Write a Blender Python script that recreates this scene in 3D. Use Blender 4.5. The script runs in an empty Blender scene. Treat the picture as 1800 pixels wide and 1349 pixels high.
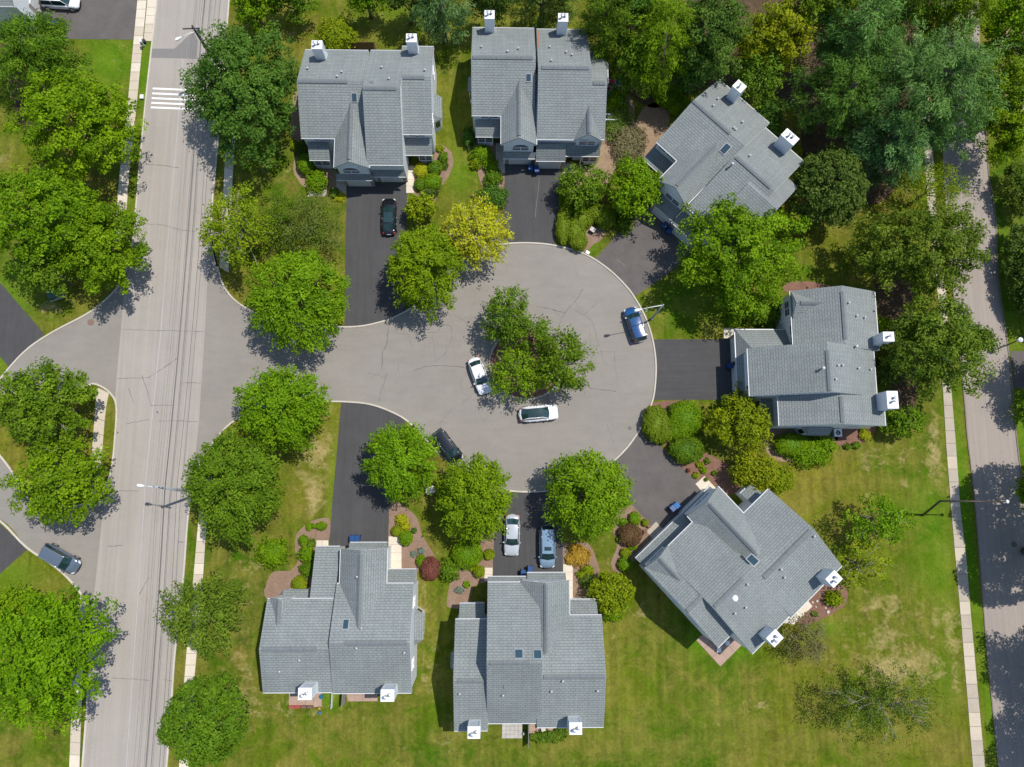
import bpy, bmesh, math, random
import numpy as np
from mathutils import Vector, Matrix, noise as mnoise

random.seed(7)
RNG = np.random.default_rng(7)
C = bpy.context.scene.collection
PI = math.pi

# ------------------------------------------------------------------ camera
F_PX, NX, NY, CAM_H = 1248.0, 875.0, 855.0, 85.0        # focal length, nadir point and flying height of the drone
_up = -Vector(((NX - 900) / F_PX, -(NY - 674.5) / F_PX, -1.0)).normalized()
_wx = (Vector((1, 0, 0)) - _up * _up.x).normalized()
_wy = _up.cross(_wx)
M_CW = Matrix((_wx, _wy, _up))                          # camera axes -> world axes
cam_d = bpy.data.cameras.new('drone_camera')
cam = bpy.data.objects.new('drone_camera', cam_d)
cam_d.sensor_width = 36.0
cam_d.lens = 36.0 * F_PX / 1800.0
cam_d.clip_start = 0.5
cam_d.clip_end = 5000
cam.matrix_world = Matrix.Translation((0, 0, CAM_H)) @ M_CW.to_4x4()
C.objects.link(cam)
bpy.context.scene.camera = cam

# ------------------------------------------------------------------ light
SUN = Vector((0.375, 0.235, 1.0)).normalized()           # towards the sun: shadows fall down-left
elev = math.asin(SUN.z)
azim = math.atan2(SUN.x, SUN.y)
world = bpy.data.worlds.new('World')
bpy.context.scene.world = world
world.use_nodes = True
wn = world.node_tree
sky = wn.nodes.new('ShaderNodeTexSky')
sky.sky_type = 'NISHITA'
sky.sun_disc = False
sky.sun_elevation = elev
sky.sun_rotation = azim
sky.air_density = 1.0
sky.dust_density = 0.6
sky.ozone_density = 1.2
bg = wn.nodes['Background']
bg.inputs['Strength'].default_value = 0.15
wn.links.new(sky.outputs[0], bg.inputs['Color'])
sun_d = bpy.data.lights.new('sun', 'SUN')
sun_d.energy = 4.3
sun_d.angle = math.radians(0.6)
sun_d.color = (1.0, 0.955, 0.89)
sun_o = bpy.data.objects.new('sun', sun_d)
sun_o.rotation_euler = SUN.to_track_quat('Z', 'Y').to_euler()
sun_o.location = (40, 25, 120)
C.objects.link(sun_o)
vs = bpy.context.scene.view_settings
vs.view_transform = 'Standard'
vs.look = 'None'
vs.gamma = 1
vs.use_curve_mapping = False
vs.exposure = 0.10


# ------------------------------------------------------------------ helpers
def P(px, py, h=0.0):
    """world point at height h that the photograph shows at pixel (px, py)"""
    d = M_CW @ Vector(((px - 900) / F_PX, -(py - 674.5) / F_PX, -1.0))
    t = (h - CAM_H) / d.z
    return Vector((d.x * t, d.y * t, h))


def link(o, parent=None):
    C.objects.link(o)
    if parent is not None:
        o.parent = parent
    return o


def tag(o, label=None, cat=None, group=None, kind=None):
    if label: o['label'] = label
    if cat: o['category'] = cat
    if group: o['group'] = group
    if kind: o['kind'] = kind
    return o


def empty(name, loc=(0, 0, 0), rz=0.0, label=None, cat=None, group=None):
    o = bpy.data.objects.new(name, None)
    o.empty_display_size = 0.3
    o.location = loc
    o.rotation_euler = (0, 0, rz)
    link(o)
    return tag(o, label, cat, group)


def mesh(name, verts, faces, mat, parent=None, smooth=False, uvs=None, mats=None, midx=None):
    me = bpy.data.meshes.new(name)
    me.from_pydata([tuple(v) for v in verts], [], faces)
    if mats:
        for m in mats: me.materials.append(m)
        if midx is not None:
            me.polygons.foreach_set('material_index', midx)
    else:
        me.materials.append(mat)
    if uvs is not None:
        uvl = me.uv_layers.new(name='UVMap')
        uvl.data.foreach_set('uv', np.array(uvs, dtype=np.float32).ravel())
    if smooth:
        me.polygons.foreach_set('use_smooth', [True] * len(me.polygons))
    me.update()
    o = bpy.data.objects.new(name, me)
    return link(o, parent)


class MB:
    """collects boxes, prisms and tubes for ONE mesh"""
    def __init__(s):
        s.v = []; s.f = []

    def add(s, v, f):
        n = len(s.v)
        s.v += [tuple(a) for a in v]
        s.f += [tuple(i + n for i in q) for q in f]
        return s

    def box(s, x0, x1, y0, y1, z0, z1):
        v = [(x, y, z) for z in (z0, z1) for y in (y0, y1) for x in (x0, x1)]
        f = [(0, 2, 3, 1), (4, 5, 7, 6), (0, 1, 5, 4), (2, 6, 7, 3), (0, 4, 6, 2), (1, 3, 7, 5)]
        return s.add(v, f)

    def hexa(s, b, t):
        """b, t: four bottom and four top points in order"""
        return s.add(list(b) + list(t), [(3, 2, 1, 0), (4, 5, 6, 7), (0, 1, 5, 4), (1, 2, 6, 5), (2, 3, 7, 6), (3, 0, 4, 7)])

    def obox(s, c, ax, hx, hy, z0, z1):
        """box centred at c (x, y), long axis direction ax, half sizes"""
        ax = Vector((ax[0], ax[1])).normalized(); ay = Vector((-ax.y, ax.x)); c = Vector((c[0], c[1]))
        q = [c - ax * hx - ay * hy, c + ax * hx - ay * hy, c + ax * hx + ay * hy, c - ax * hx + ay * hy]
        return s.hexa([(p.x, p.y, z0) for p in q], [(p.x, p.y, z1) for p in q])

    def tube(s, pts, radii, n=6, cap=True):
        pts = [Vector(p) for p in pts]
        if not hasattr(radii, '__len__'): radii = [radii] * len(pts)
        base = len(s.v)
        for i, p in enumerate(pts):
            d = (pts[min(i + 1, len(pts) - 1)] - pts[max(i - 1, 0)])
            d = d.normalized() if d.length > 1e-9 else Vector((0, 0, 1))
            a = d.cross(Vector((0.123, 0.9, 0.2)))
            if a.length < 1e-3: a = d.cross(Vector((1, 0, 0)))
            a.normalize(); b = d.cross(a)
            for k in range(n):
                t = 2 * PI * k / n
                s.v.append(tuple(p + (a * math.cos(t) + b * math.sin(t)) * radii[i]))
        for i in range(len(pts) - 1):
            for k in range(n):
                k2 = (k + 1) % n
                s.f.append((base + i * n + k, base + i * n + k2, base + (i + 1) * n + k2, base + (i + 1) * n + k))
        if cap:
            s.f.append(tuple(base + k for k in range(n - 1, -1, -1)))
            s.f.append(tuple(base + (len(pts) - 1) * n + k for k in range(n)))
        return s

    def cyl(s, x, y, z0, z1, r0, r1=None, n=12):
        return s.tube([(x, y, z0), (x, y, z1)], [r0, r0 if r1 is None else r1], n)

    def lathe(s, x, y, prof, n=14, sx=1, sy=1):
        base = len(s.v)
        for r, z in prof:
            for k in range(n):
                t = 2 * PI * k / n
                s.v.append((x + r * sx * math.cos(t), y + r * sy * math.sin(t), z))
        for i in range(len(prof) - 1):
            for k in range(n):
                k2 = (k + 1) % n
                s.f.append((base + i * n + k, base + i * n + k2, base + (i + 1) * n + k2, base + (i + 1) * n + k))
        s.f.append(tuple(base + k for k in range(n - 1, -1, -1)))
        s.f.append(tuple(base + (len(prof) - 1) * n + k for k in range(n)))
        return s

    def build(s, name, mat, parent=None, smooth=False):
        return mesh(name, s.v, s.f, mat, parent, smooth)


# ------------------------------------------------------------------ materials
def new_mat(name):
    m = bpy.data.materials.new(name); m.use_nodes = True
    nt = m.node_tree
    return m, nt, nt.nodes['Principled BSDF']


class NT:
    def __init__(s, nt): s.nt = nt
    def n(s, kind, **kw):
        nd = s.nt.nodes.new(kind)
        for k, v in kw.items():
            if k.startswith('i_'):
                nd.inputs[k[2:].replace('_', ' ')].default_value = v
            else:
                setattr(nd, k, v)
        return nd
    def l(s, a, b): s.nt.links.new(a, b)
    def coord(s, which='Object'):
        return s.n('ShaderNodeTexCoord').outputs[which]
    def geo(s):
        return s.n('ShaderNodeNewGeometry').outputs['Position']
    def noise(s, vec, scale, detail=4, rough=0.55, dist=0.0):
        nd = s.n('ShaderNodeTexNoise')
        nd.inputs['Scale'].default_value = scale; nd.inputs['Detail'].default_value = detail
        nd.inputs['Roughness'].default_value = rough; nd.inputs['Distortion'].default_value = dist
        s.l(vec, nd.inputs['Vector'])
        return nd.outputs['Fac']
    def mapping(s, vec, scale=(1, 1, 1), rot=(0, 0, 0), loc=(0, 0, 0)):
        nd = s.n('ShaderNodeMapping')
        nd.inputs['Scale'].default_value = scale; nd.inputs['Rotation'].default_value = rot; nd.inputs['Location'].default_value = loc
        s.l(vec, nd.inputs['Vector'])
        return nd.outputs[0]
    def ramp(s, fac, stops, interp='LINEAR'):
        nd = s.n('ShaderNodeValToRGB'); nd.color_ramp.interpolation = interp
        el = nd.color_ramp.elements
        while len(el) > 1: el.remove(el[-1])
        el[0].position = stops[0][0]; el[0].color = (*stops[0][1], 1) if hasattr(stops[0][1], '__len__') else (stops[0][1],) * 3 + (1,)
        for p, c in stops[1:]:
            e = el.new(p); e.color = (*c, 1) if hasattr(c, '__len__') else (c, c, c, 1)
        s.l(fac, nd.inputs[0])
        return nd.outputs[0]
    def mix(s, fac, a, b, mode='MIX'):
        nd = s.n('ShaderNodeMix'); nd.data_type = 'RGBA'; nd.blend_type = mode
        for sock, val in ((nd.inputs[0], fac), (nd.inputs[6], a), (nd.inputs[7], b)):
            if hasattr(val, 'is_output') or isinstance(val, bpy.types.NodeSocket): s.l(val, sock)
            elif hasattr(val, '__len__'): sock.default_value = (*val, 1) if len(val) == 3 else val
            else: sock.default_value = val
        return nd.outputs[2]
    def math(s, op, a, b=0.0, clamp=False):
        nd = s.n('ShaderNodeMath'); nd.operation = op; nd.use_clamp = clamp
        for sock, val in ((nd.inputs[0], a), (nd.inputs[1], b)):
            if isinstance(val, bpy.types.NodeSocket): s.l(val, sock)
            else: sock.default_value = val
        return nd.outputs[0]
    def bump(s, h, strength=0.4, dist=0.05):
        nd = s.n('ShaderNodeBump'); nd.inputs['Strength'].default_value = strength; nd.inputs['Distance'].default_value = dist
        s.l(h, nd.inputs['Height'])
        return nd.outputs[0]


def plain(name, col, rough=0.6, metal=0.0, var=0.0, scale=3.0, coat=0.0, spec=None):
    m, nt, b = new_mat(name)
    b.inputs['Base Color'].default_value = (*col, 1)
    b.inputs['Roughness'].default_value = rough
    b.inputs['Metallic'].default_value = metal
    if spec is not None: b.inputs['Specular IOR Level'].default_value = spec
    if coat: b.inputs['Coat Weight'].default_value = coat; b.inputs['Coat Roughness'].default_value = 0.05
    N = NT(nt)
    if var > 0:
        f = N.noise(N.geo(), scale, 5)
        c = N.mix(f, tuple(max(0, x * (1 - var)) for x in col), tuple(min(1, x * (1 + var)) for x in col))
        N.l(c, b.inputs['Base Color'])
    return m


def speckle(name, base, dark, light, streak=None, big=0.12, rough=0.92, crackle=False):
    """weathered asphalt or concrete: aggregate speckle, blotches and streaks along the driving direction"""
    m, nt, b = new_mat(name); N = NT(nt); g = N.geo()
    blot = N.noise(g, big, 6, 0.6, 0.4)
    c = N.mix(N.ramp(blot, [(0.3, 0.0), (0.7, 1.0)]), dark, light)
    fine = N.noise(g, 5.0, 3, 0.7)
    c = N.mix(0.30, c, N.ramp(fine, [(0.3, tuple(x * 0.72 for x in base)), (0.7, tuple(min(1, x * 1.25) for x in base))]))
    med = N.noise(g, 0.9, 5, 0.65)
    c = N.mix(0.25, c, N.ramp(med, [(0.3, dark), (0.7, light)]))
    spot = N.noise(g, 0.42, 7, 0.7, 1.5)
    c = N.mix(N.ramp(spot, [(0.60, 0.0), (0.72, 0.22)]), c, tuple(x * 0.6 for x in base))
    if streak:
        sx, sy, rot, amt = streak
        st = N.noise(N.mapping(g, (sx, sy, 1), (0, 0, rot)), 1.0, 5, 0.6)
        c = N.mix(amt, c, N.ramp(st, [(0.32, tuple(x * 0.72 for x in base)), (0.68, tuple(min(1, x * 1.22) for x in base))]))
    N.l(c, b.inputs['Base Color'])
    b.inputs['Roughness'].default_value = rough
    b.inputs['Specular IOR Level'].default_value = 0.25
    N.l(N.bump(fine, 0.25, 0.02), b.inputs['Normal'])
    return m


def mat_lawn():
    m, nt, b = new_mat('lawn_grass'); N = NT(nt); g = N.geo()
    dry = N.n('ShaderNodeAttribute'); dry.attribute_name = 'dry'
    lush = N.n('ShaderNodeAttribute'); lush.attribute_name = 'lush'
    big = N.noise(g, 0.045, 5, 0.55, 0.6)
    mid = N.noise(g, 0.30, 7, 0.66, 0.8)
    fine = N.noise(g, 3.2, 5, 0.8)
    warp = N.noise(g, 0.8, 8, 0.76, 0.35)
    c = N.ramp(big, [(0.32, (0.040, 0.098, 0.002)), (0.50, (0.082, 0.119, 0.005)), (0.68, (0.148, 0.140, 0.014))])
    c = N.mix(N.ramp(mid, [(0.40, 0.0), (0.62, 0.8)]), c, (0.172, 0.152, 0.028))
    mow = N.noise(N.mapping(g, (1.6, 0.05, 1), (0, 0, 0.12)), 1.0, 3, 0.5)
    c = N.mix(0.5, c, N.mix(1.0, c, N.ramp(mow, [(0.35, 0.72), (0.65, 1.22)]), 'MULTIPLY'))
    mot = N.noise(g, 0.75, 8, 0.72, 1.2)
    c = N.mix(0.8, c, N.mix(1.0, c, N.ramp(mot, [(0.28, 0.55), (0.5, 1.0), (0.72, 1.35)]), 'MULTIPLY'))
    c = N.mix(N.math('MULTIPLY', lush.outputs['Fac'], 0.9), c, N.ramp(mid, [(0.3, (0.055, 0.145, 0.003)), (0.7, (0.100, 0.205, 0.005))]))
    # straw coloured dead patches, ragged at their edges
    dm = N.math('ADD', N.math('MULTIPLY', dry.outputs['Fac'], 0.62), N.math('MULTIPLY', N.math('SUBTRACT', warp, 0.5), 2.6))
    c = N.mix(N.ramp(dm, [(0.30, 0.0), (0.55, 0.42), (0.95, 0.95)]), c, (0.35, 0.275, 0.115))
    speck = N.noise(g, 0.9, 8, 0.8, 0.4)
    c = N.mix(N.ramp(speck, [(0.63, 0.0), (0.74, 0.55)]), c, (0.30, 0.26, 0.10))
    c = N.mix(0.55, c, N.mix(1.0, c, N.ramp(fine, [(0.25, 0.45), (0.75, 1.5)]), 'MULTIPLY'))
    N.l(c, b.inputs['Base Color'])
    b.inputs['Roughness'].default_value = 0.95
    b.inputs['Specular IOR Level'].default_value = 0.1
    N.l(N.bump(N.math('ADD', fine, N.math('MULTIPLY', mid, 2.0)), 0.7, 0.10), b.inputs['Normal'])
    return m


def mat_roof():
    m, nt, b = new_mat('asphalt_shingles'); N = NT(nt)
    uv = N.n('ShaderNodeUVMap').outputs[0]
    g = N.geo()
    br = N.n('ShaderNodeTexBrick')
    br.offset = 0.37; br.offset_frequency = 2
    br.inputs['Scale'].default_value = 1.0
    br.inputs['Brick Width'].default_value = 0.5
    br.inputs['Row Height'].default_value = 0.29
    br.inputs['Mortar Size'].default_value = 0.035
    br.inputs['Mortar Smooth'].default_value = 0.6
    br.inputs['Color1'].default_value = (0.196, 0.216, 0.212, 1)
    br.inputs['Color2'].default_value = (0.222, 0.243, 0.236, 1)
    br.inputs['Mortar'].default_value = (0.115, 0.125, 0.120, 1)
    N.l(uv, br.inputs['Vector'])
    st = N.noise(N.mapping(uv, (0.7, 3.4, 1)), 1.0, 5, 0.75, 0.7)
    c = N.mix(0.35, br.outputs['Color'], N.ramp(st, [(0.3, (0.145, 0.163, 0.160)), (0.7, (0.278, 0.302, 0.290))]))
    blo = N.noise(g, 0.22, 5, 0.6)
    c = N.mix(0.35, c, N.mix(1.0, c, N.ramp(blo, [(0.3, 0.74), (0.7, 1.22)]), 'MULTIPLY'))
    sv = N.n('ShaderNodeSeparateXYZ'); N.l(uv, sv.inputs[0])
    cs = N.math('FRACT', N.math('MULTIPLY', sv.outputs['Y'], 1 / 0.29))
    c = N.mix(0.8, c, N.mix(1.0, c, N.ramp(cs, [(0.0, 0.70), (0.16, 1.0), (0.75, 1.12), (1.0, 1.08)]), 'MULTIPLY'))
    run = N.noise(N.mapping(uv, (2.4, 0.18, 1)), 1.0, 3, 0.6)
    c = N.mix(0.25, c, N.mix(1.0, c, N.ramp(run, [(0.35, 0.8), (0.65, 1.15)]), 'MULTIPLY'))
    N.l(c, b.inputs['Base Color'])
    b.inputs['Roughness'].default_value = 0.93
    b.inputs['Specular IOR Level'].default_value = 0.2
    h = N.math('ADD', N.math('SUBTRACT', 1.0, br.outputs['Fac']), N.math('MULTIPLY', N.noise(uv, 9.0, 3), 0.6))
    N.l(N.bump(h, 0.55, 0.03), b.inputs['Normal'])
    return m


def mat_siding(name, col, rough=0.55):
    m, nt, b = new_mat(name); N = NT(nt); g = N.geo()
    sp = N.n('ShaderNodeSeparateXYZ'); N.l(g, sp.inputs[0])
    saw = N.math('FRACT', N.math('MULTIPLY', sp.outputs['Z'], 1 / 0.13))
    c = N.mix(N.ramp(saw, [(0.0, 1.0), (0.12, 0.0)]), col, tuple(x * 0.72 for x in col))
    c = N.mix(0.35, c, N.mix(1.0, c, N.ramp(N.noise(g, 0.8, 5), [(0.3, 0.85), (0.7, 1.08)]), 'MULTIPLY'))
    N.l(c, b.inputs['Base Color'])
    b.inputs['Roughness'].default_value = rough
    N.l(N.bump(saw, 0.5, 0.02), b.inputs['Normal'])
    return m


def mat_mulch(name, a, bcol):
    m, nt, b = new_mat(name); N = NT(nt); g = N.geo()
    n1 = N.noise(g, 1.1, 7, 0.75, 0.8); n2 = N.noise(g, 9.0, 4, 0.7)
    c = N.mix(N.ramp(n1, [(0.3, 0.0), (0.7, 1.0)]), a, bcol)
    c = N.mix(0.5, c, N.mix(1.0, c, N.ramp(n2, [(0.25, 0.5), (0.75, 1.45)]), 'MULTIPLY'))
    N.l(c, b.inputs['Base Color']); b.inputs['Roughness'].default_value = 0.95
    b.inputs['Specular IOR Level'].default_value = 0.1
    N.l(N.bump(n2, 0.8, 0.05), b.inputs['Normal'])
    return m


_leafcache = {}
def leaf_mat(c1, c2, trans=0.32, rough=0.6):
    key = (tuple(c1), tuple(c2), trans)
    if key in _leafcache: return _leafcache[key]
    m = bpy.data.materials.new('foliage'); m.use_nodes = True
    nt = m.node_tree; N = NT(nt); b = nt.nodes['Principled BSDF']; out = nt.nodes['Material Output']
    at = N.n('ShaderNodeAttribute'); at.attribute_name = 'tint'
    f = at.outputs['Fac']
    c = N.mix(f, c1, c2)
    N.l(c, b.inputs['Base Color'])
    b.inputs['Roughness'].default_value = rough
    b.inputs['Specular IOR Level'].default_value = 0.12
    tr = N.n('ShaderNodeBsdfTranslucent')
    N.l(N.mix(1.0, c, (1.35, 1.35, 0.35), 'MULTIPLY'), tr.inputs['Color'])
    ms = N.n('ShaderNodeMixShader'); ms.inputs[0].default_value = trans
    N.l(b.outputs[0], ms.inputs[1]); N.l(tr.outputs[0], ms.inputs[2]); N.l(ms.outputs[0], out.inputs['Surface'])
    _leafcache[key] = m
    return m


M = {}
M['lawn'] = mat_lawn()
M['roof'] = mat_roof()
M['road'] = speckle('road_surface', (0.330, 0.298, 0.262), (0.275, 0.248, 0.218), (0.362, 0.328, 0.290), streak=(1.9, 0.04, 0.115, 0.30))
M['road2'] = speckle('back_road_surface', (0.30, 0.258, 0.222), (0.26, 0.222, 0.19), (0.325, 0.28, 0.242), streak=(2.6, 0.04, -0.12, 0.3))
M['culdesac'] = speckle('cul_de_sac_asphalt', (0.242, 0.222, 0.193), (0.203, 0.186, 0.162), (0.272, 0.250, 0.218), streak=(0.3, 1.1, 0.2, 0.18))
M['drive'] = speckle('sealed_driveway', (0.066, 0.064, 0.064), (0.050, 0.049, 0.050), (0.085, 0.083, 0.083), streak=(2.4, 0.12, 0.0, 0.35), big=0.3)
M['drive_h'] = speckle('sealed_driveway_cross', (0.066, 0.064, 0.064), (0.050, 0.049, 0.050), (0.085, 0.083, 0.083), streak=(0.12, 2.4, 0.0, 0.35), big=0.3)
M['drive_old'] = speckle('worn_driveway', (0.105, 0.095, 0.09), (0.085, 0.076, 0.073), (0.15, 0.135, 0.122), streak=(0.8, 0.8, 0.6, 0.25), big=0.35)
M['patch'] = speckle('asphalt_patch', (0.19, 0.18, 0.17), (0.17, 0.16, 0.15), (0.21, 0.20, 0.19))
M['walk'] = speckle('concrete_slab', (0.50, 0.43, 0.335), (0.44, 0.375, 0.29), (0.55, 0.475, 0.37), big=0.5)
M['walk_d'] = speckle('concrete_slab_aged', (0.40, 0.345, 0.27), (0.34, 0.295, 0.235), (0.45, 0.39, 0.31), big=0.7)
M['walk_l'] = speckle('concrete_slab_new', (0.60, 0.53, 0.42), (0.55, 0.48, 0.38), (0.64, 0.57, 0.46), big=0.5)
M['joint'] = plain('slab_joint', (0.16, 0.14, 0.11), 0.95)
M['kerb'] = speckle('kerb_concrete', (0.50, 0.455, 0.385), (0.40, 0.36, 0.30), (0.56, 0.51, 0.43), big=0.8)
M['kerb_d'] = speckle('kerb_asphalt', (0.20, 0.16, 0.13), (0.15, 0.12, 0.10), (0.26, 0.22, 0.18), big=0.8)
M['crack'] = plain('crack_filler', (0.145, 0.132, 0.12), 0.9, var=0.4, scale=2)
M['crack_l'] = plain('fine_crack', (0.178, 0.162, 0.148), 0.9, var=0.3, scale=2)
M['paint'] = plain('road_paint', (0.72, 0.71, 0.68), 0.7, var=0.15, scale=4)
M['mulch'] = mat_mulch('mulch', (0.20, 0.125, 0.085), (0.285, 0.20, 0.145))
M['mulch_d'] = mat_mulch('red_mulch', (0.16, 0.085, 0.06), (0.24, 0.135, 0.10))
M['dirt'] = mat_mulch('bare_soil', (0.22, 0.15, 0.095), (0.32, 0.235, 0.155))
M['siding'] = mat_siding('pale_siding', (0.74, 0.77, 0.79))
M['trim'] = plain('white_trim', (0.74, 0.74, 0.74), 0.45)
M['gutter'] = plain('white_gutter', (0.55, 0.56, 0.57), 0.45)
M['glass'] = plain('window_glass', (0.012, 0.018, 0.022), 0.06, spec=0.8)
M['skyglass'] = plain('skylight_glass', (0.03, 0.06, 0.075), 0.08, spec=0.9)
M['garage'] = plain('garage_panel', (0.62, 0.62, 0.60), 0.5)
M['brick'] = plain('brown_brick', (0.30, 0.24, 0.20), 0.9, var=0.35, scale=6)
M['vent'] = plain('vent_metal', (0.34, 0.35, 0.36), 0.5, metal=0.3)
M['dark'] = plain('dark_rubber', (0.03, 0.03, 0.033), 0.7)
M['white'] = plain('white_enamel', (0.74, 0.74, 0.73), 0.45, var=.06, scale=4)
M['metal_g'] = plain('galvanised_metal', (0.45, 0.46, 0.47), 0.45, metal=0.6)
M['wood_pole'] = plain('weathered_pole_wood', (0.075, 0.055, 0.045), 0.85, var=0.4, scale=4)
M['pole_grey'] = plain('grey_pole', (0.33, 0.35, 0.38), 0.6, var=0.15, scale=4)
M['pole_brown'] = plain('brown_steel', (0.05, 0.034, 0.026), 0.5)
M['wood_d'] = plain('stained_fence_wood', (0.11, 0.045, 0.035), 0.8, var=0.3, scale=4)
M['wood_g'] = plain('grey_fence_wood', (0.26, 0.24, 0.24), 0.85, var=0.3, scale=4)
M['cable'] = plain('black_cable', (0.075, 0.075, 0.078), 0.6)
M['bark'] = plain('bark', (0.13, 0.10, 0.075), 0.9, var=0.35, scale=6)
M['bark_l'] = plain('pale_bark', (0.40, 0.36, 0.31), 0.85, var=0.25, scale=6)
M['bin'] = plain('blue_bin_plastic', (0.008, 0.055, 0.19), 0.4)
M['red'] = plain('red_fabric', (0.45, 0.012, 0.03), 0.75)
M['bluefab'] = plain('blue_fabric', (0.02, 0.13, 0.36), 0.7)
M['teal'] = plain('teal_plastic', (0.01, 0.11, 0.16), 0.45)
M['greenbox'] = plain('green_enamel', (0.045, 0.12, 0.08), 0.5, var=0.2, scale=5)
M['paver'] = speckle('paver_pink', (0.36, 0.255, 0.195), (0.30, 0.21, 0.16), (0.42, 0.30, 0.235), big=1.5)
M['paver_g'] = speckle('paver_grey', (0.42, 0.39, 0.345), (0.30, 0.27, 0.24), (0.52, 0.49, 0.44), big=1.5)
M['stone'] = plain('stone', (0.50, 0.46, 0.41), 0.85, var=0.2, scale=5)
M['rust'] = plain('rust', (0.20, 0.13, 0.10), 0.9, var=0.3, scale=3)

from mathutils.geometry import tessellate_polygon
M['wood_floor'] = mat_mulch('woodland_litter', (0.045, 0.035, 0.02), (0.13, 0.085, 0.05))

# ================================================================== GROUND
def in_poly(pts, X, Y):
    ins = np.zeros(X.shape, bool); n = len(pts)
    for i in range(n):
        x0, y0 = pts[i][0], pts[i][1]; x1, y1 = pts[(i + 1) % n][0], pts[(i + 1) % n][1]
        c = ((y0 > Y) != (y1 > Y)) & (X < (x1 - x0) * (Y - y0) / (y1 - y0 + 1e-12) + x0)
        ins ^= c
    return ins


def smooth_pts(pts, sub=5, closed=False):
    """Catmull-Rom through the points"""
    n = len(pts); out = []
    rng = range(n) if closed else range(n - 1)
    for i in rng:
        if closed: p0, p1, p2, p3 = (pts[(i + k) % n] for k in (-1, 0, 1, 2))
        else: p0, p1, p2, p3 = pts[max(i - 1, 0)], pts[i], pts[i + 1], pts[min(i + 2, n - 1)]
        for k in range(sub):
            t = k / sub; t2 = t * t; t3 = t2 * t
            out.append(tuple(0.5 * (2 * b + (c - a) * t + (2 * a - 5 * b + 4 * c - d) * t2 + (3 * b - a - 3 * c + d) * t3)
                             for a, b, c, d in zip(p0, p1, p2, p3)))
    if not closed: out.append(tuple(pts[-1]))
    return out


def G(pts, z=0.0):
    return [Vector((*P(x, y, 0).xy, z)) for x, y in pts]


def sheet(name, pts, z, mat, parent=None, kind='structure', smooth=False, ragged=0.0):
    """flat polygon on the ground; its vertices are given as photograph pixels"""
    if smooth: pts = smooth_pts(pts, 5, True)
    w = G(pts, z)
    if ragged:
        w2 = []
        for i, p in enumerate(w):
            q = w[(i + 1) % len(w)]; n = max(1, int((q - p).length / 0.35))
            for k in range(n):
                r = p.lerp(q, k / n); a = mnoise.noise(r * 1.3) * ragged
                d = (q - p).normalized(); w2.append(r + Vector((-d.y, d.x, 0)) * a)
        w = w2
    bm = bmesh.new()
    vs_ = [bm.verts.new(p) for p in w]
    for t in tessellate_polygon([w]):
        try: bm.faces.new([vs_[k] for k in t])
        except ValueError: pass
    bm.normal_update()
    for f in bm.faces:
        if f.normal.z < 0: f.normal_flip()
    me = bpy.data.meshes.new(name); bm.to_mesh(me); bm.free()
    me.materials.append(mat)
    o = bpy.data.objects.new(name, me); link(o, parent)
    if parent is None and kind: o['kind'] = kind
    return o


# lawn: a sheet that reaches the horizon, with a fine grid under the picture that carries where the grass is dry or lush
DRY = [  # px, py, rx, ry, amount
    (560, 800, 40, 75, .45), (553, 880, 16, 26, 1.0), (555, 790, 20, 20, .8), (575, 725, 12, 10, 1.0), (540, 840, 30, 30, .4), (100, 995, 18, 12, .0),
    (1560, 1080, 110, 60, .35), (1560, 1170, 120, 50, .4), (1600, 1170, 60, 26, .75), (1535, 1060, 12, 16, .8), (1568, 1062, 14, 18, .7), (1555, 1120, 20, 14, .6),
    (1660, 1080, 20, 14, .7), (1672, 1110, 14, 30, .7), (1645, 740, 22, 36, .6), (1650, 830, 18, 40, .7), (1530, 810, 26, 20, .7), (1585, 800, 30, 30, .5),
    (1525, 870, 12, 8, .9), (1590, 850, 10, 14, .8), (1640, 790, 12, 40, .6), (1555, 1190, 24, 20, .8), (1340, 1240, 14, 9, .9), (1300, 1260, 60, 40, .25),
    (750, 1130, 20, 60, .45), (755, 1200, 16, 30, .5), (740, 1060, 8, 40, .7), (500, 1240, 90, 24, .45), (420, 1110, 30, 90, .45), (440, 1000, 30, 40, .4), (430, 1210, 24, 60, .5), (415, 1240, 12, 20, .7), (560, 1270, 120, 40, .25),
    (790, 1300, 30, 20, .4), (1130, 1080, 14, 18, .8), (1085, 1110, 18, 50, .35), (1180, 1150, 30, 40, .2), (1000, 1320, 160, 30, .2), (1240, 1120, 12, 10, .4),
    (90, 545, 22, 12, .7), (80, 535, 30, 18, .4), (130, 530, 12, 8, .5), (160, 690, 14, 12, .8), (200, 705, 8, 14, .8), (80, 1025, 12, 8, .8), (5, 280, 14, 16, .7), (200, 110, 14, 14, .35),
    (515, 60, 10, 8, .7), (530, 75, 8, 6, .6), (500, 30, 30, 20, .3), (490, 260, 20, 40, .35), (500, 300, 40, 30, .35), (780, 60, 40, 50, .3), (640, 40, 100, 30, .2),
    (750, 975, 22, 18, .4), (1070, 985, 16, 26, .5), (1480, 400, 40, 30, .3), (1440, 460, 40, 30, .3), (1760, 110, 16, 12, .6), (610, 40, 20, 14, .3), (330, 1180, 8, 60, .4), (1560, 1240, 60, 40, .3),
    (1240, 480, 14, 10, .3), (1180, 470, 12, 8, .6), (1040, 30, 30, 20, .3), (1200, 20, 24, 10, .8), (1260, 20, 12, 10, .6), (870, 25, 20, 14, .5), (1680, 1200, 12, 24, .6), (1550, 340, 20, 14, .6), (1500, 370, 20, 10, .7),
]
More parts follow.
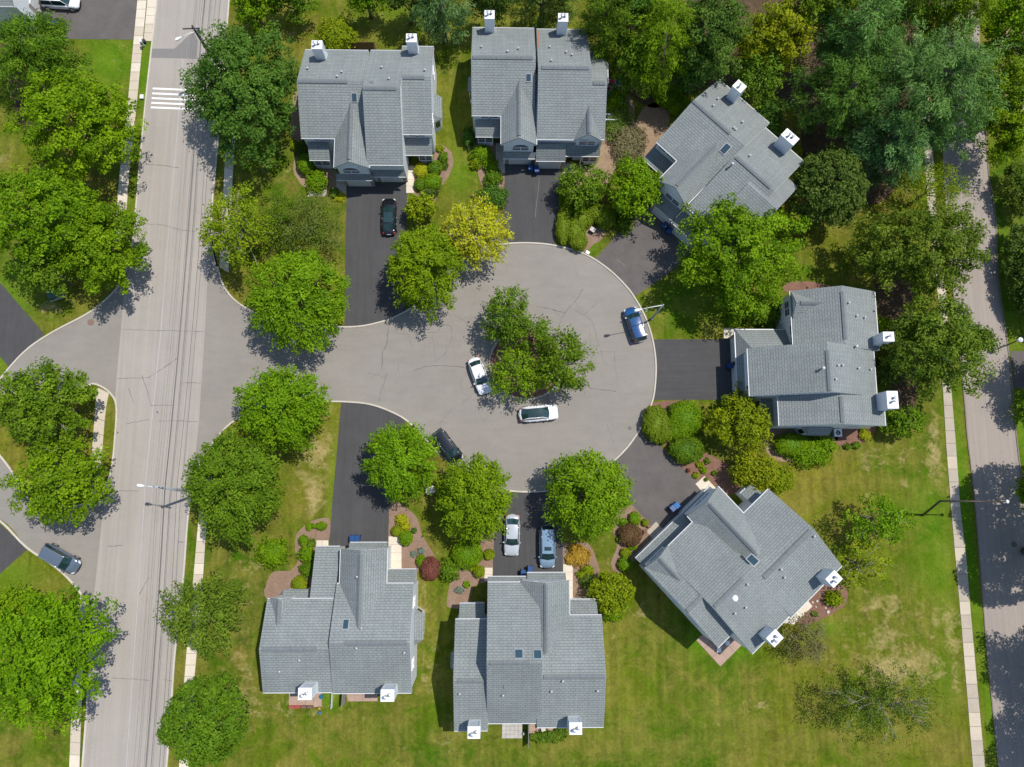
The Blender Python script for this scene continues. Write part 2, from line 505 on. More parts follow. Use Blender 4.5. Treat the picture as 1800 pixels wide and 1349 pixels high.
LUSH = [
    (190, 110, 50, 50, .9), (255, 130, 10, 70, .8), (230, 370, 8, 60, .6), (1690, 850, 12, 160, .8), (1710, 1000, 12, 120, .9), (1740, 1250, 12, 120, .9), (1655, 990, 30, 130, .5),
    (1660, 1200, 24, 60, .4), (1770, 500, 20, 150, .8), (1790, 760, 20, 60, .8), (325, 960, 6, 60, .6), (10, 600, 30, 60, .9), (15, 1010, 60, 40, .7), (30, 500, 40, 50, .6),
    (585, 860, 10, 110, .5), (1040, 430, 12, 12, .8), (1210, 530, 70, 50, .5), (580, 1225, 12, 20, 1.0), (1230, 1130, 20, 20, 1.0), (1300, 1145, 16, 16, .9), (1450, 1105, 30, 14, .7),
    (60, 260, 50, 30, .2), (800, 230, 20, 90, .35), (810, 310, 30, 30, .5), (1620, 1010, 50, 40, .3), (1620, 900, 40, 60, .4), (1350, 700, 30, 10, .5), (700, 30, 60, 30, .3), (1150, 1250, 200, 60, .1),
]


def build_ground():
    xs = np.linspace(-100, 100, 401); ys = np.linspace(-70, 95, 331)
    X, Y = np.meshgrid(xs, ys)
    xo = np.concatenate([[-4000, -1200, -400, -160], xs, [160, 400, 1200, 4000]])
    yo = np.concatenate([[-4000, -1200, -400, -140], ys, [160, 400, 1200, 4000]])
    XX, YY = np.meshgrid(xo, yo)
    ny, nx = XX.shape
    v = np.stack([XX.ravel(), YY.ravel(), np.zeros(nx * ny)], 1)
    dry = np.zeros(nx * ny); lush = np.zeros(nx * ny)
    for lst, arr in ((DRY, dry), (LUSH, lush)):
        for px, py, rx, ry, a in lst:
            c = P(px, py); ex = (P(px + rx, py) - c).length; ey = (P(px, py + ry) - c).length
            d = ((v[:, 0] - c.x) / ex) ** 2 + ((v[:, 1] - c.y) / ey) ** 2
            arr += a * np.exp(-d * 0.9)
    i = np.arange(nx * ny).reshape(ny, nx)
    q = np.stack([i[:-1, :-1], i[:-1, 1:], i[1:, 1:], i[1:, :-1]], -1).reshape(-1, 4)
    me = bpy.data.meshes.new('lawn')
    me.vertices.add(len(v)); me.vertices.foreach_set('co', v.astype(np.float32).ravel())
    me.loops.add(q.size); me.loops.foreach_set('vertex_index', q.ravel().astype(np.int32))
    me.polygons.add(len(q)); me.polygons.foreach_set('loop_start', np.arange(0, q.size, 4, dtype=np.int32))
    me.polygons.foreach_set('loop_total', np.full(len(q), 4, dtype=np.int32))
    me.update(calc_edges=True)
    for nm, arr in (('dry', dry), ('lush', lush)):
        a = me.attributes.new(nm, 'FLOAT', 'POINT'); a.data.foreach_set('value', np.clip(arr, 0, 1.3).astype(np.float32))
    me.materials.append(M['lawn'])
    o = bpy.data.objects.new('lawn', me); C.objects.link(o); o['kind'] = 'structure'
    return o


build_ground()

ROAD_L = [(292, -120), (277, 0), (268, 75), (253, 213), (238, 383), (228, 450), (218, 517), (210, 610), (203, 690), (197, 833), (180, 910), (164, 1060), (152, 1267), (145, 1349), (136, 1460)]
ROAD_R = [(414, -120), (403, 0), (391, 160), (380, 287), (372, 367), (366, 470), (360, 583), (350, 740), (340, 833), (330, 917), (322, 1023), (308, 1147), (303, 1217), (292, 1349), (280, 1460)]
main_road = sheet('main_road', ROAD_L + ROAD_R[::-1], 0.014, M['road'])

# side street that opens into the turning circle
KERB_N = [(372, 367), (374, 425), (383, 470), (392, 500), (407, 522), (430, 540), (470, 558), (530, 571), (593, 575), (633, 574), (667, 567), (693, 558), (718, 545), (732, 534),
          (762, 500), (800, 464), (850, 438), (890, 429), (940, 428), (985, 434), (1030, 448), (1070, 474), (1100, 503), (1115, 523), (1134, 557), (1147, 597), (1153, 643), (1150, 690),
          (1143, 716), (1130, 746), (1113, 773), (1097, 793), (1070, 818), (1030, 843), (990, 858), (955, 864), (905, 864), (860, 856), (825, 840), (800, 824), (770, 796), (740, 764),
          (713, 738), (683, 722), (650, 711), (615, 707), (573, 706), (520, 707), (460, 717), (415, 738), (385, 765), (363, 797), (348, 822), (340, 840)]
kn = smooth_pts(KERB_N, 4)
cds = sheet('turning_circle', kn, 0.008, M['culdesac'])
west_loop = sheet('west_loop_road', smooth_pts([(240, 383), (234, 420), (224, 470), (205, 508), (160, 548), (97, 582), (50, 613), (10, 655), (-40, 720), (-120, 800), (-100, 880), (0, 912), (47, 960), (100, 997), (133, 1030), (150, 1056), (163, 1090)], 4)
                  + [(215, 900), (240, 700), (258, 500), (268, 383)], 0.008, M['culdesac'])
ISL = [(150, 679), (162, 675), (175, 678), (193, 690), (205, 713), (203, 767), (196, 827), (180, 862), (140, 888), (90, 893), (50, 875), (24, 832), (-10, 790), (-60, 750), (-50, 700), (60, 690)]
isl = smooth_pts(ISL, 4, True)
sheet('street_island_grass', isl, 0.05, M['lawn'])

back_road = sheet('back_road', [(1652, -100), (1655, 150), (1658, 300), (1668, 430), (1675, 507), (1683, 600), (1693, 683), (1700, 767), (1708, 833), (1715, 900), (1723, 1000), (1735, 1150), (1745, 1250), (1755, 1349), (1765, 1450),
                                (1875, 1450), (1858, 1300), (1838, 1150), (1815, 980), (1797, 850), (1790, 800), (1783, 733), (1778, 667), (1770, 600), (1758, 517), (1752, 450), (1750, 383), (1738, 310), (1732, 233), (1723, 173), (1722, 100), (1720, -100)], 0.014, M['road2'])
sheet('back_road_driveway', [(1776, 617), (1900, 622), (1900, 690), (1783, 682)], 0.009, M['drive_old'])
sheet('road_patch', [(268, 86), (307, 86), (328, 66), (341, 56), (348, 73), (346, 104), (266, 102)], 0.019, M['patch'], main_road)

# driveways
def driveway(pts, mat='drive', name='driveway'):
    return sheet(name, pts, 0.02, M[mat], ragged=0.045)
driveway([(610, 322), (716, 322), (714, 420), (712, 549), (693, 558), (667, 567), (633, 574), (606, 575), (607, 450)])
driveway([(887, 286), (989, 286), (985, 330), (976, 432), (940, 428), (890, 429), (886, 429), (887, 350)])
driveway([(1140, 362), (1225, 432), (1197, 462), (1163, 490), (1116, 521), (1100, 503), (1070, 474), (1045, 457), (1080, 418), (1100, 395)], 'drive_old')
driveway([(1148, 597), (1296, 597), (1296, 703), (1147, 703), (1152, 660), (1153, 640)], 'drive_h')
driveway([(1070, 818), (1097, 793), (1113, 773), (1128, 750), (1140, 758), (1165, 788), (1195, 818), (1250, 868), (1175, 950), (1150, 930), (1107, 883), (1085, 850)], 'drive_old')
driveway([(870, 859), (905, 864), (955, 864), (985, 859), (989, 950), (990, 1016), (866, 1020), (868, 950)])
driveway([(600, 707), (615, 707), (650, 711), (683, 722), (713, 738), (700, 800), (688, 870), (684, 900), (682, 962), (578, 962), (583, 900)])
driveway([(-60, 430), (0, 497), (78, 587), (50, 613), (17, 647), (0, 627), (-60, 560)])
driveway([(-60, 860), (0, 921), (48, 966), (0, 1009), (-60, 1040)])
driveway([(-60, -60), (244, -60), (242, 0), (236, 70), (36, 68), (-60, 60)], 'drive_old')

# kerbs
def ribbon(name, pts, w, z0, z1, mat, parent=None, kind='structure', jitter=0.0, off=0.0):
    ps = [Vector((*P(x, y).xy, 0)) for x, y in pts]
    mb = MB(); L = []; R = []
    for i, p in enumerate(ps):
        d = (ps[min(i + 1, len(ps) - 1)] - ps[max(i - 1, 0)]).normalized(); nrm = Vector((-d.y, d.x, 0))
        ww = w * (1 + jitter * random.uniform(-1, 1)) / 2
        L.append(p + nrm * (ww + off)); R.append(p - nrm * (ww - off))
    n = len(ps); v = []
    for i in range(n):
        v += [(L[i].x, L[i].y, z0), (L[i].x, L[i].y, z1), (R[i].x, R[i].y, z1), (R[i].x, R[i].y, z0)]
    f = []
    for i in range(n - 1):
        a = i * 4; b = a + 4
        f += [(a, b, b + 1, a + 1), (a + 1, b + 1, b + 2, a + 2), (a + 2, b + 2, b + 3, a + 3)]
    f += [(0, 1, 2, 3), (4 * n - 1, 4 * n - 2, 4 * n - 3, 4 * n - 4)]
    o = mesh(name, v, f, mat, parent)
    if parent is None and kind: o['kind'] = kind
    return o


ribbon('kerb', kn[4:], 0.18, 0.0, 0.11, M['kerb'])
ribbon('kerb', smooth_pts([(288, -80), (277, 0), (268, 75), (253, 213), (238, 383), (234, 420), (224, 470), (205, 508), (160, 548), (97, 582), (50, 613), (10, 655), (-40, 720)], 4), 0.19, 0, 0.11, M['kerb'])
ribbon('kerb', smooth_pts([(410, -80), (403, 0), (391, 160), (380, 287), (373, 367), (374, 425), (383, 470)], 4), 0.19, 0, 0.11, M['kerb'])
ribbon('kerb', smooth_pts([(345, 829), (338, 860), (330, 917), (322, 1023), (308, 1147), (303, 1217), (293, 1349), (280, 1460)], 4), 0.19, 0, 0.11, M['kerb'])
ribbon('kerb', smooth_pts([(-60, 880), (0, 915), (47, 962), (100, 998), (133, 1031), (150, 1058), (160, 1100), (156, 1200), (150, 1290), (143, 1380)], 4), 0.22, 0, 0.11, M['kerb'])
ribbon('kerb', isl + isl[:1], 0.2, 0, 0.12, M['kerb'])
ribbon('kerb', smooth_pts([(1668, 430), (1675, 507), (1693, 683), (1700, 767), (1708, 833), (1715, 900), (1723, 1000), (1735, 1150), (1745, 1250), (1755, 1349), (1765, 1450)], 3), 0.13, 0, 0.08, M['kerb_d'])
ribbon('kerb', smooth_pts([(1722, 100), (1723, 173), (1732, 233), (1738, 310), (1750, 383), (1752, 450), (1758, 517), (1770, 600), (1778, 667), (1783, 733), (1790, 800), (1797, 850), (1815, 980)], 3), 0.13, 0, 0.08, M['kerb_d'])

# crossing: five painted bars, each its own
for i, (y0, y1) in enumerate(((156, 161), (164.6, 169.6), (173, 178), (181.2, 186.2), (189.2, 194))):
    a = P(268.5 - i * 0.8, y0); b = P(384 - i * 0.8, y1); d = (b - a).normalized(); n = Vector((-d.y, d.x, 0)) * 0.125
    mesh('crossing_bar', [(*(q).xy, 0.0255) for q in (a - n, b - n, b + n, a + n)], [(0, 1, 2, 3)], M['paint'], main_road)

# worn centre joint of the road and slab joints of the concrete under it
ribbon('lengthwise_joint', [(322, 100), (306, 300), (293, 450), (283, 583), (272, 690), (255, 860), (240, 1090), (232, 1200), (222, 1349)], 0.07, 0.0182, 0.0184, M['paint'] if False else plain('worn_joint', (0.40, 0.38, 0.36), .9, var=.2, scale=.8), main_road)
def crack(pts, w, z, mat, parent, seed=0):
    random.seed(seed + len(pts)); out = []
    for i in range(len(pts) - 1):
        (x0, y0), (x1, y1) = pts[i], pts[i + 1]
        n = max(2, int(math.hypot(x1 - x0, y1 - y0) / 5))
        for k in range(n):
            t = k / n; j = 0.9 if 0 < k else 0
            out.append((x0 + (x1 - x0) * t + random.uniform(-j, j), y0 + (y1 - y0) * t + random.uniform(-j, j)))
    out.append(pts[-1])
    return ribbon('crack', out, w, z, z + 0.0005, mat, parent, jitter=0.55)

t6 = lambda L: [(450 + x / 3, 450 + y / 3) for x, y in L]
t7 = lambda L: [(900 + x / 3, 450 + y / 3) for x, y in L]
CR = [t6([(700, 375), (692, 420), (688, 470), (665, 520), (665, 600)]), t6([(690, 620), (665, 700), (645, 770)]), t6([(735, 405), (800, 412), (825, 480)]),
      t6([(1025, 265), (1050, 310), (1110, 355), (1160, 345)]), t6([(900, 405), (950, 405), (990, 360), (1030, 370), (1035, 430), (1000, 510), (950, 560)]), t6([(930, 420), (940, 480), (948, 560)]),
      t6([(835, 605), (900, 582), (1000, 578), (1100, 590)]), t6([(1080, 640), (1090, 720), (1130, 740), (1085, 780)]), t6([(590, 620), (690, 640)]), t6([(750, 560), (750, 610)]), t6([(965, 890), (1050, 790)]),
      t7([(130, 265), (220, 285), (280, 300), (340, 230), (375, 175)]), t7([(280, 300), (240, 380)]), t7([(330, 240), (380, 310), (455, 240)]), t7([(330, 285), (420, 340), (440, 400), (460, 480)]),
      t7([(420, 510), (540, 505), (545, 600), (560, 690)]), t7([(390, 680), (420, 702), (550, 715)]), t7([(470, 500), (480, 560), (530, 580)]), t7([(500, 890), (540, 990)]), t7([(412, 400), (415, 560)]),
      t7([(220, 285), (260, 330)])]
for i, c in enumerate(CR):
    crack(c, 0.085 if i in (0, 1, 4, 6, 11, 14, 16) else 0.06, 0.0125, M['crack'] if i in (0, 6, 11, 12, 16) else M['crack_l'], cds, i)
for i, c in enumerate([[(250, 289), (285, 291), (315, 296)], [(245, 393), (290, 396), (318, 405), (345, 408)], [(214, 579), (260, 581), (358, 583)], [(207, 666), (262, 664), (290, 645), (313, 630)],
                       [(226, 683), (235, 709)], [(265, 713), (303, 713)], [(222, 745), (262, 738)], [(277, 740), (315, 740), (349, 742)], [(204, 863), (246, 863)], [(245, 1045), (262, 1015)],
                       [(196, 1192), (238, 1194), (262, 1196)], [(288, 1195), (303, 1197)], [(190, 960), (215, 959)], [(318, 673), (353, 674)], [(250, 660), (266, 712)], [(313, 953), (329, 954)]]):
    crack(c, 0.07, 0.0185, M['crack_l'] if i % 3 else M['crack'], main_road, 50 + i)

# manholes and drain covers
def disc(name, px, py, r, z, mat, parent):
    p = P(px, py); mb = MB(); mb.cyl(p.x, p.y, z, z + 0.004, r, r * 0.98, 20); return mb.build(name, mat, parent)
M['iron'] = plain('cast_iron', (0.12, 0.11, 0.10), 0.7, var=.3, scale=8)
disc('manhole_cover', 1107, 753, 0.23, 0.013, M['iron'], cds)
disc('manhole_cover', 1782, 957, 0.36, 0.019, M['iron'], back_road)
disc('manhole_cover', 277, 725, 0.13, 0.019, M['iron'], main_road)
disc('manhole_cover', 160, 567, 0.42, 0.013, M['rust'], west_loop)
disc('manhole_cover', 207, 761, 0.11, 0.019, M['iron'], main_road)

# pavements: every slab is a piece of its own
def pavement(left, right, n, name='pavement', mats=('walk',), z=0.05):
    base = sheet(name, left + right[::-1], 0.022, M['joint'])
    def samp(pl, t):
        ws = [P(x, y) for x, y in pl]; ls = [0]
        for a, b in zip(ws, ws[1:]): ls.append(ls[-1] + (b - a).length)
        d = t * ls[-1]
        for i in range(len(ws) - 1):
            if d <= ls[i + 1] + 1e-6: return ws[i].lerp(ws[i + 1], (d - ls[i]) / (ls[i + 1] - ls[i]))
        return ws[-1]
    for i in range(n):
        g = 0.018 / n * 0.9
        a, b = samp(left, i / n + g), samp(left, (i + 1) / n - g); c, d = samp(right, (i + 1) / n - g), samp(right, i / n + g)
        z1 = z + random.uniform(-0.006, 0.006)
        mb = MB(); mb.hexa([(*q.xy, 0.0225) for q in (d, c, b, a)][::-1], [(*q.xy, z1) for q in (d, c, b, a)][::-1])
        mb.build('slab', M[random.choice(mats)], base)
    return base

pavement([(247, -60), (242, 0), (235, 73), (225, 180), (210, 310), (205, 377), (202, 425)], [(262, -60), (258, 0), (251, 73), (241, 180), (227, 310), (222, 377), (219, 425)], 30, mats=('walk', 'walk', 'walk_l'))
pavement([(264, -60), (259.5, 0), (252.5, 73)], [(282, -60), (276, 0), (267.5, 73)], 9, 'driveway_apron', mats=('walk', 'walk_l'))
pavement([(410, 160), (397, 253), (393, 330), (389, 400), (386, 470)], [(426, 160), (413, 253), (408, 330), (405, 400), (402, 480)], 18, mats=('walk', 'walk_l'))
pavement([(357, 838), (347, 937), (340, 1017), (327, 1160), (323, 1210), (315, 1349), (309, 1440)], [(373, 838), (362, 937), (357, 1017), (345, 1160), (340, 1210), (332, 1349), (326, 1440)], 30, mats=('walk', 'walk_l'))
pavement([(170, 680), (168, 720), (163, 783), (160, 830), (152, 872)], [(192, 691), (186, 722), (181, 783), (177, 830), (170, 868)], 7, z=0.085)
pavement([(143, 1046), (135, 1066), (130, 1110), (128, 1200), (122, 1349)], [(151, 1058), (153, 1070), (148, 1110), (145, 1200), (140, 1349)], 14, mats=('walk', 'walk_l'))
pavement([(1606, 60), (1614, 150), (1626, 290), (1632, 390), (1648, 517), (1655, 650), (1663, 783), (1672, 900), (1678, 967), (1687, 1067), (1698, 1200), (1710, 1349), (1718, 1430)],
         [(1622, 60), (1630, 150), (1641, 290), (1647, 390), (1663, 517), (1669, 650), (1680, 783), (1688, 900), (1697, 967), (1705, 1067), (1717, 1200), (1731, 1349), (1738, 1430)], 62, mats=('walk_d', 'walk_d', 'walk'))

# planting beds (mulch) and bare soil
def bed(pts, mat='mulch', edge=True, name='planting_bed'):
    o = sheet(name, pts, 0.012, M[mat], smooth=True, ragged=0.10)
    return o
bed([(578, 912), (545, 918), (525, 935), (518, 960), (523, 985), (510, 1003), (477, 1008), (470, 1055), (553, 1056), (558, 960), (578, 950)])
bed([(685, 880), (720, 897), (735, 915), (742, 940), (755, 962), (765, 985), (740, 1004), (704, 1002), (705, 945), (683, 945)])
bed([(869, 922), (843, 940), (846, 985), (806, 998), (792, 1022), (786, 1052), (789, 1068), (822, 1066), (830, 1034), (852, 1024), (866, 1012)])
bed([(996, 955), (1033, 956), (1047, 980), (1055, 1005), (1050, 1028), (1020, 1062), (1000, 1062), (1006, 996), (988, 993), (989, 955)])
bed([(1085, 903), (1105, 890), (1120, 892), (1147, 925), (1150, 950), (1100, 1000), (1085, 1012), (1074, 990), (1084, 962), (1078, 930)])
bed([(1193, 820), (1220, 793), (1262, 806), (1290, 828), (1300, 868), (1262, 866), (1240, 868)], 'mulch_d')
bed([(1140, 712), (1185, 705), (1215, 706), (1212, 760), (1215, 790), (1180, 790), (1150, 765), (1132, 748)], 'mulch_d')
bed([(1468, 762), (1500, 748), (1538, 750), (1530, 770), (1500, 784), (1476, 783)], 'mulch_d')
bed([(1425, 1040), (1440, 1025), (1480, 1030), (1490, 1045), (1486, 1062), (1470, 1075), (1440, 1090), (1412, 1100), (1400, 1092), (1415, 1075)], 'mulch_d')
bed([(1150, 182), (1176, 198), (1174, 225), (1155, 255), (1128, 283), (1098, 292), (1085, 260), (1112, 225), (1128, 195)], 'dirt')
bed([(1014, 444), (1000, 436), (985, 420), (1000, 400), (1030, 395), (1062, 405), (1060, 418), (1045, 430), (1030, 442)], 'mulch')
bed([(765, 255), (788, 262), (797, 282), (790, 307), (773, 332), (762, 358), (735, 355), (722, 330), (722, 300), (760, 290)], 'mulch')
bed([(812, 235), (822, 262), (838, 300), (852, 335), (880, 338), (887, 305), (872, 255), (835, 240)], 'mulch')
bed([(1055, 140), (1110, 175), (1112, 220), (1090, 280), (1060, 330), (1000, 345), (985, 330), (990, 285), (1052, 285)], 'dirt')
bed([(1384, 498), (1420, 495), (1460, 503), (1500, 512), (1384, 514)], 'mulch_d')
bed([(540, 255), (515, 290), (535, 330), (585, 345), (600, 345), (595, 320), (590, 300), (545, 290)], 'dirt')
bed([(1362, 700), (1340, 760), (1352, 800), (1380, 812), (1440, 800), (1470, 775), (1470, 752), (1370, 752)], 'dirt')
bed([(1095, -60), (1090, 60), (1100, 150), (1150, 190), (1230, 160), (1320, 150), (1400, 200), (1420, 300), (1540, 360), (1600, 260), (1620, 60), (1610, -60)], 'wood_floor', name='woodland_floor')
bed([(1536, 470), (1560, 640), (1560, 740), (1590, 760), (1612, 700), (1610, 560), (1600, 460), (1570, 420)], 'wood_floor', name='woodland_floor')
bed([(-40, 60), (10, 140), (40, 240), (60, 240), (40, 110), (20, 40), (-40, 20)], 'wood_floor', name='woodland_floor')
bed([(530, 170), (515, 170), (512, 240), (535, 242)], 'dirt')
bed([(1765, 60), (1800, 60), (1840, 140), (1790, 200), (1745, 170)], 'dirt')

# planted island in the middle of the turning circle
ci = P(925, 640); isl_pts = []
for k in range(48):
    t = 2 * PI * k / 48; isl_pts.append((ci.x + 4.45 * math.cos(t), ci.y + 4.35 * math.sin(t)))
o = mesh('circle_island_soil', [(x, y, 0.06) for x, y in isl_pts], [tuple(range(48))], M['mulch_d']); o['kind'] = 'structure'
mb = MB()
v = []; f = []
for k, (x, y) in enumerate(isl_pts):
    d = Vector((x - ci.x, y - ci.y)).normalized() * 0.09
    v += [(x - d.x, y - d.y, 0), (x - d.x, y - d.y, .11), (x + d.x, y + d.y, .11), (x + d.x, y + d.y, 0)]
for k in range(48):
    a = k * 4; b_ = ((k + 1) % 48) * 4
    f += [(a, a + 1, b_ + 1, b_), (a + 1, a + 2, b_ + 2, b_ + 1), (a + 2, a + 3, b_ + 3, b_ + 2)]
o = mesh('kerb', v, f, M['kerb']); o['kind'] = 'structure'

# house walks and patios, slab by slab
def slabs(name, quad, nx_, ny_, mat='walk', z=0.06, kind='structure', gap=0.012):
    """quad: four pixel corners in order; split into nx_ by ny_ slabs"""
    q = [P(x, y) for x, y in quad]
    base = mesh(name, [(*p.xy, 0.024) for p in q], [(0, 1, 2, 3)], M['joint']); base['kind'] = kind
    bmn = base.data
    if bmn.polygons[0].normal.z < 0: bmn.flip_normals()
    for i in range(nx_):
        for j in range(ny_):
            def pt(u, w): return (q[0].lerp(q[1], u)).lerp(q[3].lerp(q[2], u), w)
            gu = gap / max((q[1] - q[0]).length, .1); gw = gap / max((q[3] - q[0]).length, .1)
            c = [pt(i / nx_ + gu, j / ny_ + gw), pt((i + 1) / nx_ - gu, j / ny_ + gw), pt((i + 1) / nx_ - gu, (j + 1) / ny_ - gw), pt(i / nx_ + gu, (j + 1) / ny_ - gw)]
            mb = MB(); zz = z + random.uniform(-.003, .003)
            mb.hexa([(*p.xy, 0.025) for p in c], [(*p.xy, zz) for p in c])
            mb.build('slab', M[mat], base)
    return base
slabs('house_path', [(714, 292), (728, 292), (728, 340), (714, 340)], 1, 4, 'walk_l')
slabs('house_path', [(591, 313), (609, 313), (609, 346), (591, 346)], 1, 3, 'walk_d')
slabs('house_path', [(871, 252), (885, 252), (888, 305), (872, 305)], 1, 4, 'walk_d')
slabs('house_path', [(990, 288), (1010, 288), (1005, 310), (989, 312)], 2, 2, 'walk_l')
slabs('house_path', [(1272, 577), (1296, 577), (1296, 596), (1272, 596)], 2, 1, 'walk_l')
slabs('house_path', [(556, 950), (577.5, 950), (577.5, 963), (556, 963)], 2, 1, 'walk_l')
slabs('house_path', [(683, 943), (706, 943), (706, 1001), (682, 1001)], 1, 4, 'walk_l')
slabs('house_path', [(852, 998), (866, 998), (866, 1022), (851, 1022)], 1, 2, 'walk_l')
slabs('house_path', [(989.5, 992), (1007, 992), (1007, 1062), (991, 1062)], 1, 5, 'walk_l')
slabs('house_path', [(1222, 851), (1238, 837), (1262, 862), (1245, 878)], 1, 2, 'walk_l')
slabs('house_path', [(1136, 934), (1153, 917), (1170, 935), (1152, 955)], 1, 1, 'walk_d')
slabs('patio', [(508, 1212), (566, 1212), (566, 1243), (508, 1243)], 4, 2, 'paver')
slabs('patio', [(604, 1200), (664, 1200), (664, 1233), (612, 1233)], 4, 3, 'paver')
slabs('patio', [(883, 1262), (918, 1262), (918, 1298), (882, 1298)], 5, 5, 'paver_g')
slabs('patio', [(930, 1258), (973, 1258), (973, 1296), (930, 1296)], 4, 4, 'paver')
slabs('patio', [(1223, 1125), (1266, 1172), (1304, 1134), (1262, 1092)], 3, 3, 'paver')
slabs('patio', [(1376, 1095), (1406, 1038), (1428, 1066), (1396, 1098)], 2, 2, 'walk_l')
slabs('patio', [(1060, 140), (1086, 140), (1086, 178), (1060, 178)], 3, 4, 'paver_g')
sheet('house_path', [(548, 332), (575, 336), (570, 346), (540, 346)], 0.03, M['paver_g'])

# ================================================================== HOUSES
class House:
    def __init__(s, name, label, phi, org, group='two-family houses round the turning circle'):
        o = P(*org)
        s.org = Vector((o.x, o.y)); s.phi = phi
        s.c, s.s = math.cos(phi), math.sin(phi)
        s.root = empty(name, (o.x, o.y, 0), phi, label, 'house', group)
        s.n = 0
        s.gl = []

    def L(s, px, py, h=5.4):
        p = P(px, py, h).xy - s.org
        return Vector((p.x * s.c + p.y * s.s, -p.x * s.s + p.y * s.c))

    def _pt(s, t, h):
        return s.L(t[0], t[1], t[2] if len(t) > 2 else h)

    def roof_mesh(s, faces, thick=0.16, name='roof', mat='roof', parent=None):
        """faces: list of (quad or tri points (u,v,z), eave direction) -> slabs with UVs along the eave and up the slope"""
        v = []; f = []; uv = []
        for pts, ed in faces:
            pts = [Vector(p) for p in pts]
            nrm = (pts[1] - pts[0]).cross(pts[2] - pts[0]).normalized()
            if nrm.z < 0: pts = pts[::-1]; nrm = -nrm
            e = Vector(ed).normalized(); sl = nrm.cross(e).normalized()
            n = len(pts); b = len(v)
            v += [tuple(p) for p in pts] + [tuple(p - Vector((0, 0, thick))) for p in pts]
            f.append(tuple(b + k for k in range(n))); uv += [(p.dot(e), p.dot(sl)) for p in pts]
            f.append(tuple(b + n + k for k in range(n - 1, -1, -1))); uv += [(0, 0)] * n
            for k in range(n):
                k2 = (k + 1) % n
                f.append((b + k, b + n + k, b + n + k2, b + k2)); uv += [(0, 0.1)] * 4
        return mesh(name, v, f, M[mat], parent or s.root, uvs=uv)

    def gable(s, A, B, Cc, he=5.4, ridge=None, axis='x', hr=None, u0=None, u1=None, v0=None, v1=None, vent=True, gut='fb', wall=True, trim=True, name='roof', ov=0.3, ventr=(0.12, 0.88)):
        s.n += 1; e = s.n * 0.004
        a = s._pt(A, he); b = s._pt(B, he); c = s._pt(Cc, he)
        U0 = a.x if u0 is None else u0; U1 = b.x if u1 is None else u1
        V0 = a.y if v0 is None else v0; V1 = c.y if v1 is None else v1
        U0, U1 = min(U0, U1), max(U0, U1); V0, V1 = min(V0, V1), max(V0, V1)
        um, vm = (U0 + U1) / 2, (V0 + V1) / 2
        if hr is None:
            lo, hi = he + 0.3, 13.0
            if ridge is not None:
                f = (lambda h: s.L(ridge[0], ridge[1], h).y - vm) if axis == 'x' else (lambda h: s.L(ridge[0], ridge[1], h).x - um)
                fl, fh = f(lo), f(hi)
                if fl * fh < 0:
                    for _ in range(40):
                        m = (lo + hi) / 2
                        if f(m) * fl > 0: lo = m
                        else: hi = m
                    hr = (lo + hi) / 2
                else: hr = he + 0.5 * ((V1 - V0) if axis == 'x' else (U1 - U0)) / 2
            else: hr = he + 0.5 * ((V1 - V0) if axis == 'x' else (U1 - U0)) / 2
            run = ((V1 - V0) if axis == 'x' else (U1 - U0)) / 2
            hr = min(max(hr, he + 0.36 * run), he + 0.78 * run)
        hr += e; he += e
        g = dict(u0=U0, u1=U1, v0=V0, v1=V1, um=um, vm=vm, he=he, hr=hr, axis=axis)
        print('%s %s gable u %.1f..%.1f v %.1f..%.1f he %.1f hr %.2f' % (s.root.name, axis, U0, U1, V0, V1, he, hr))
        if axis == 'x':
            s.roof_mesh([([(U0, V0, he), (U1, V0, he), (U1, vm, hr), (U0, vm, hr)], (1, 0, 0)), ([(U1, V1, he), (U0, V1, he), (U0, vm, hr), (U1, vm, hr)], (1, 0, 0))], name=name)
        else:
            s.roof_mesh([([(U0, V0, he), (U0, V1, he), (um, V1, hr), (um, V0, hr)], (0, 1, 0)), ([(U1, V0, he), (U1, V1, he), (um, V1, hr), (um, V0, hr)], (0, 1, 0))], name=name)
        s.gl.append(g)
        # walls: five-sided prism, inset under the overhang
        i1 = ov + e; i2 = 0.09 + e
        zt = 0.20
        if wall:
            if axis == 'x':
                sl = (hr - he) / (vm - V0); y0, y1, x0, x1 = V0 + i1, V1 - i1, U0 + i2, U1 - i2
                ze = he + sl * i1 - zt; zr = hr - zt
                prof = [(y0, 0), (y1, 0), (y1, ze), (vm, zr), (y0, ze)]
                v = [(x0, y, z) for y, z in prof] + [(x1, y, z) for y, z in prof]
            else:
                sl = (hr - he) / (um - U0); x0, x1, y0, y1 = U0 + i1, U1 - i1, V0 + i2, V1 - i2
                ze = he + sl * i1 - zt; zr = hr - zt
                prof = [(x0, 0), (x1, 0), (x1, ze), (um, zr), (x0, ze)]
                v = [(x, y0, z) for x, z in prof] + [(x, y1, z) for x, z in prof]
            mesh('wall', v, [(0, 1, 2, 3, 4), (9, 8, 7, 6, 5), (0, 5, 6, 1), (1, 6, 7, 2), (2, 7, 8, 3), (3, 8, 9, 4), (4, 9, 5, 0)], M['siding'], s.root)
            g.update(x0=x0, x1=x1, y0=y0, y1=y1)
        else:
            g.update(x0=U0 + i2, x1=U1 - i2, y0=V0 + i1, y1=V1 - i1)
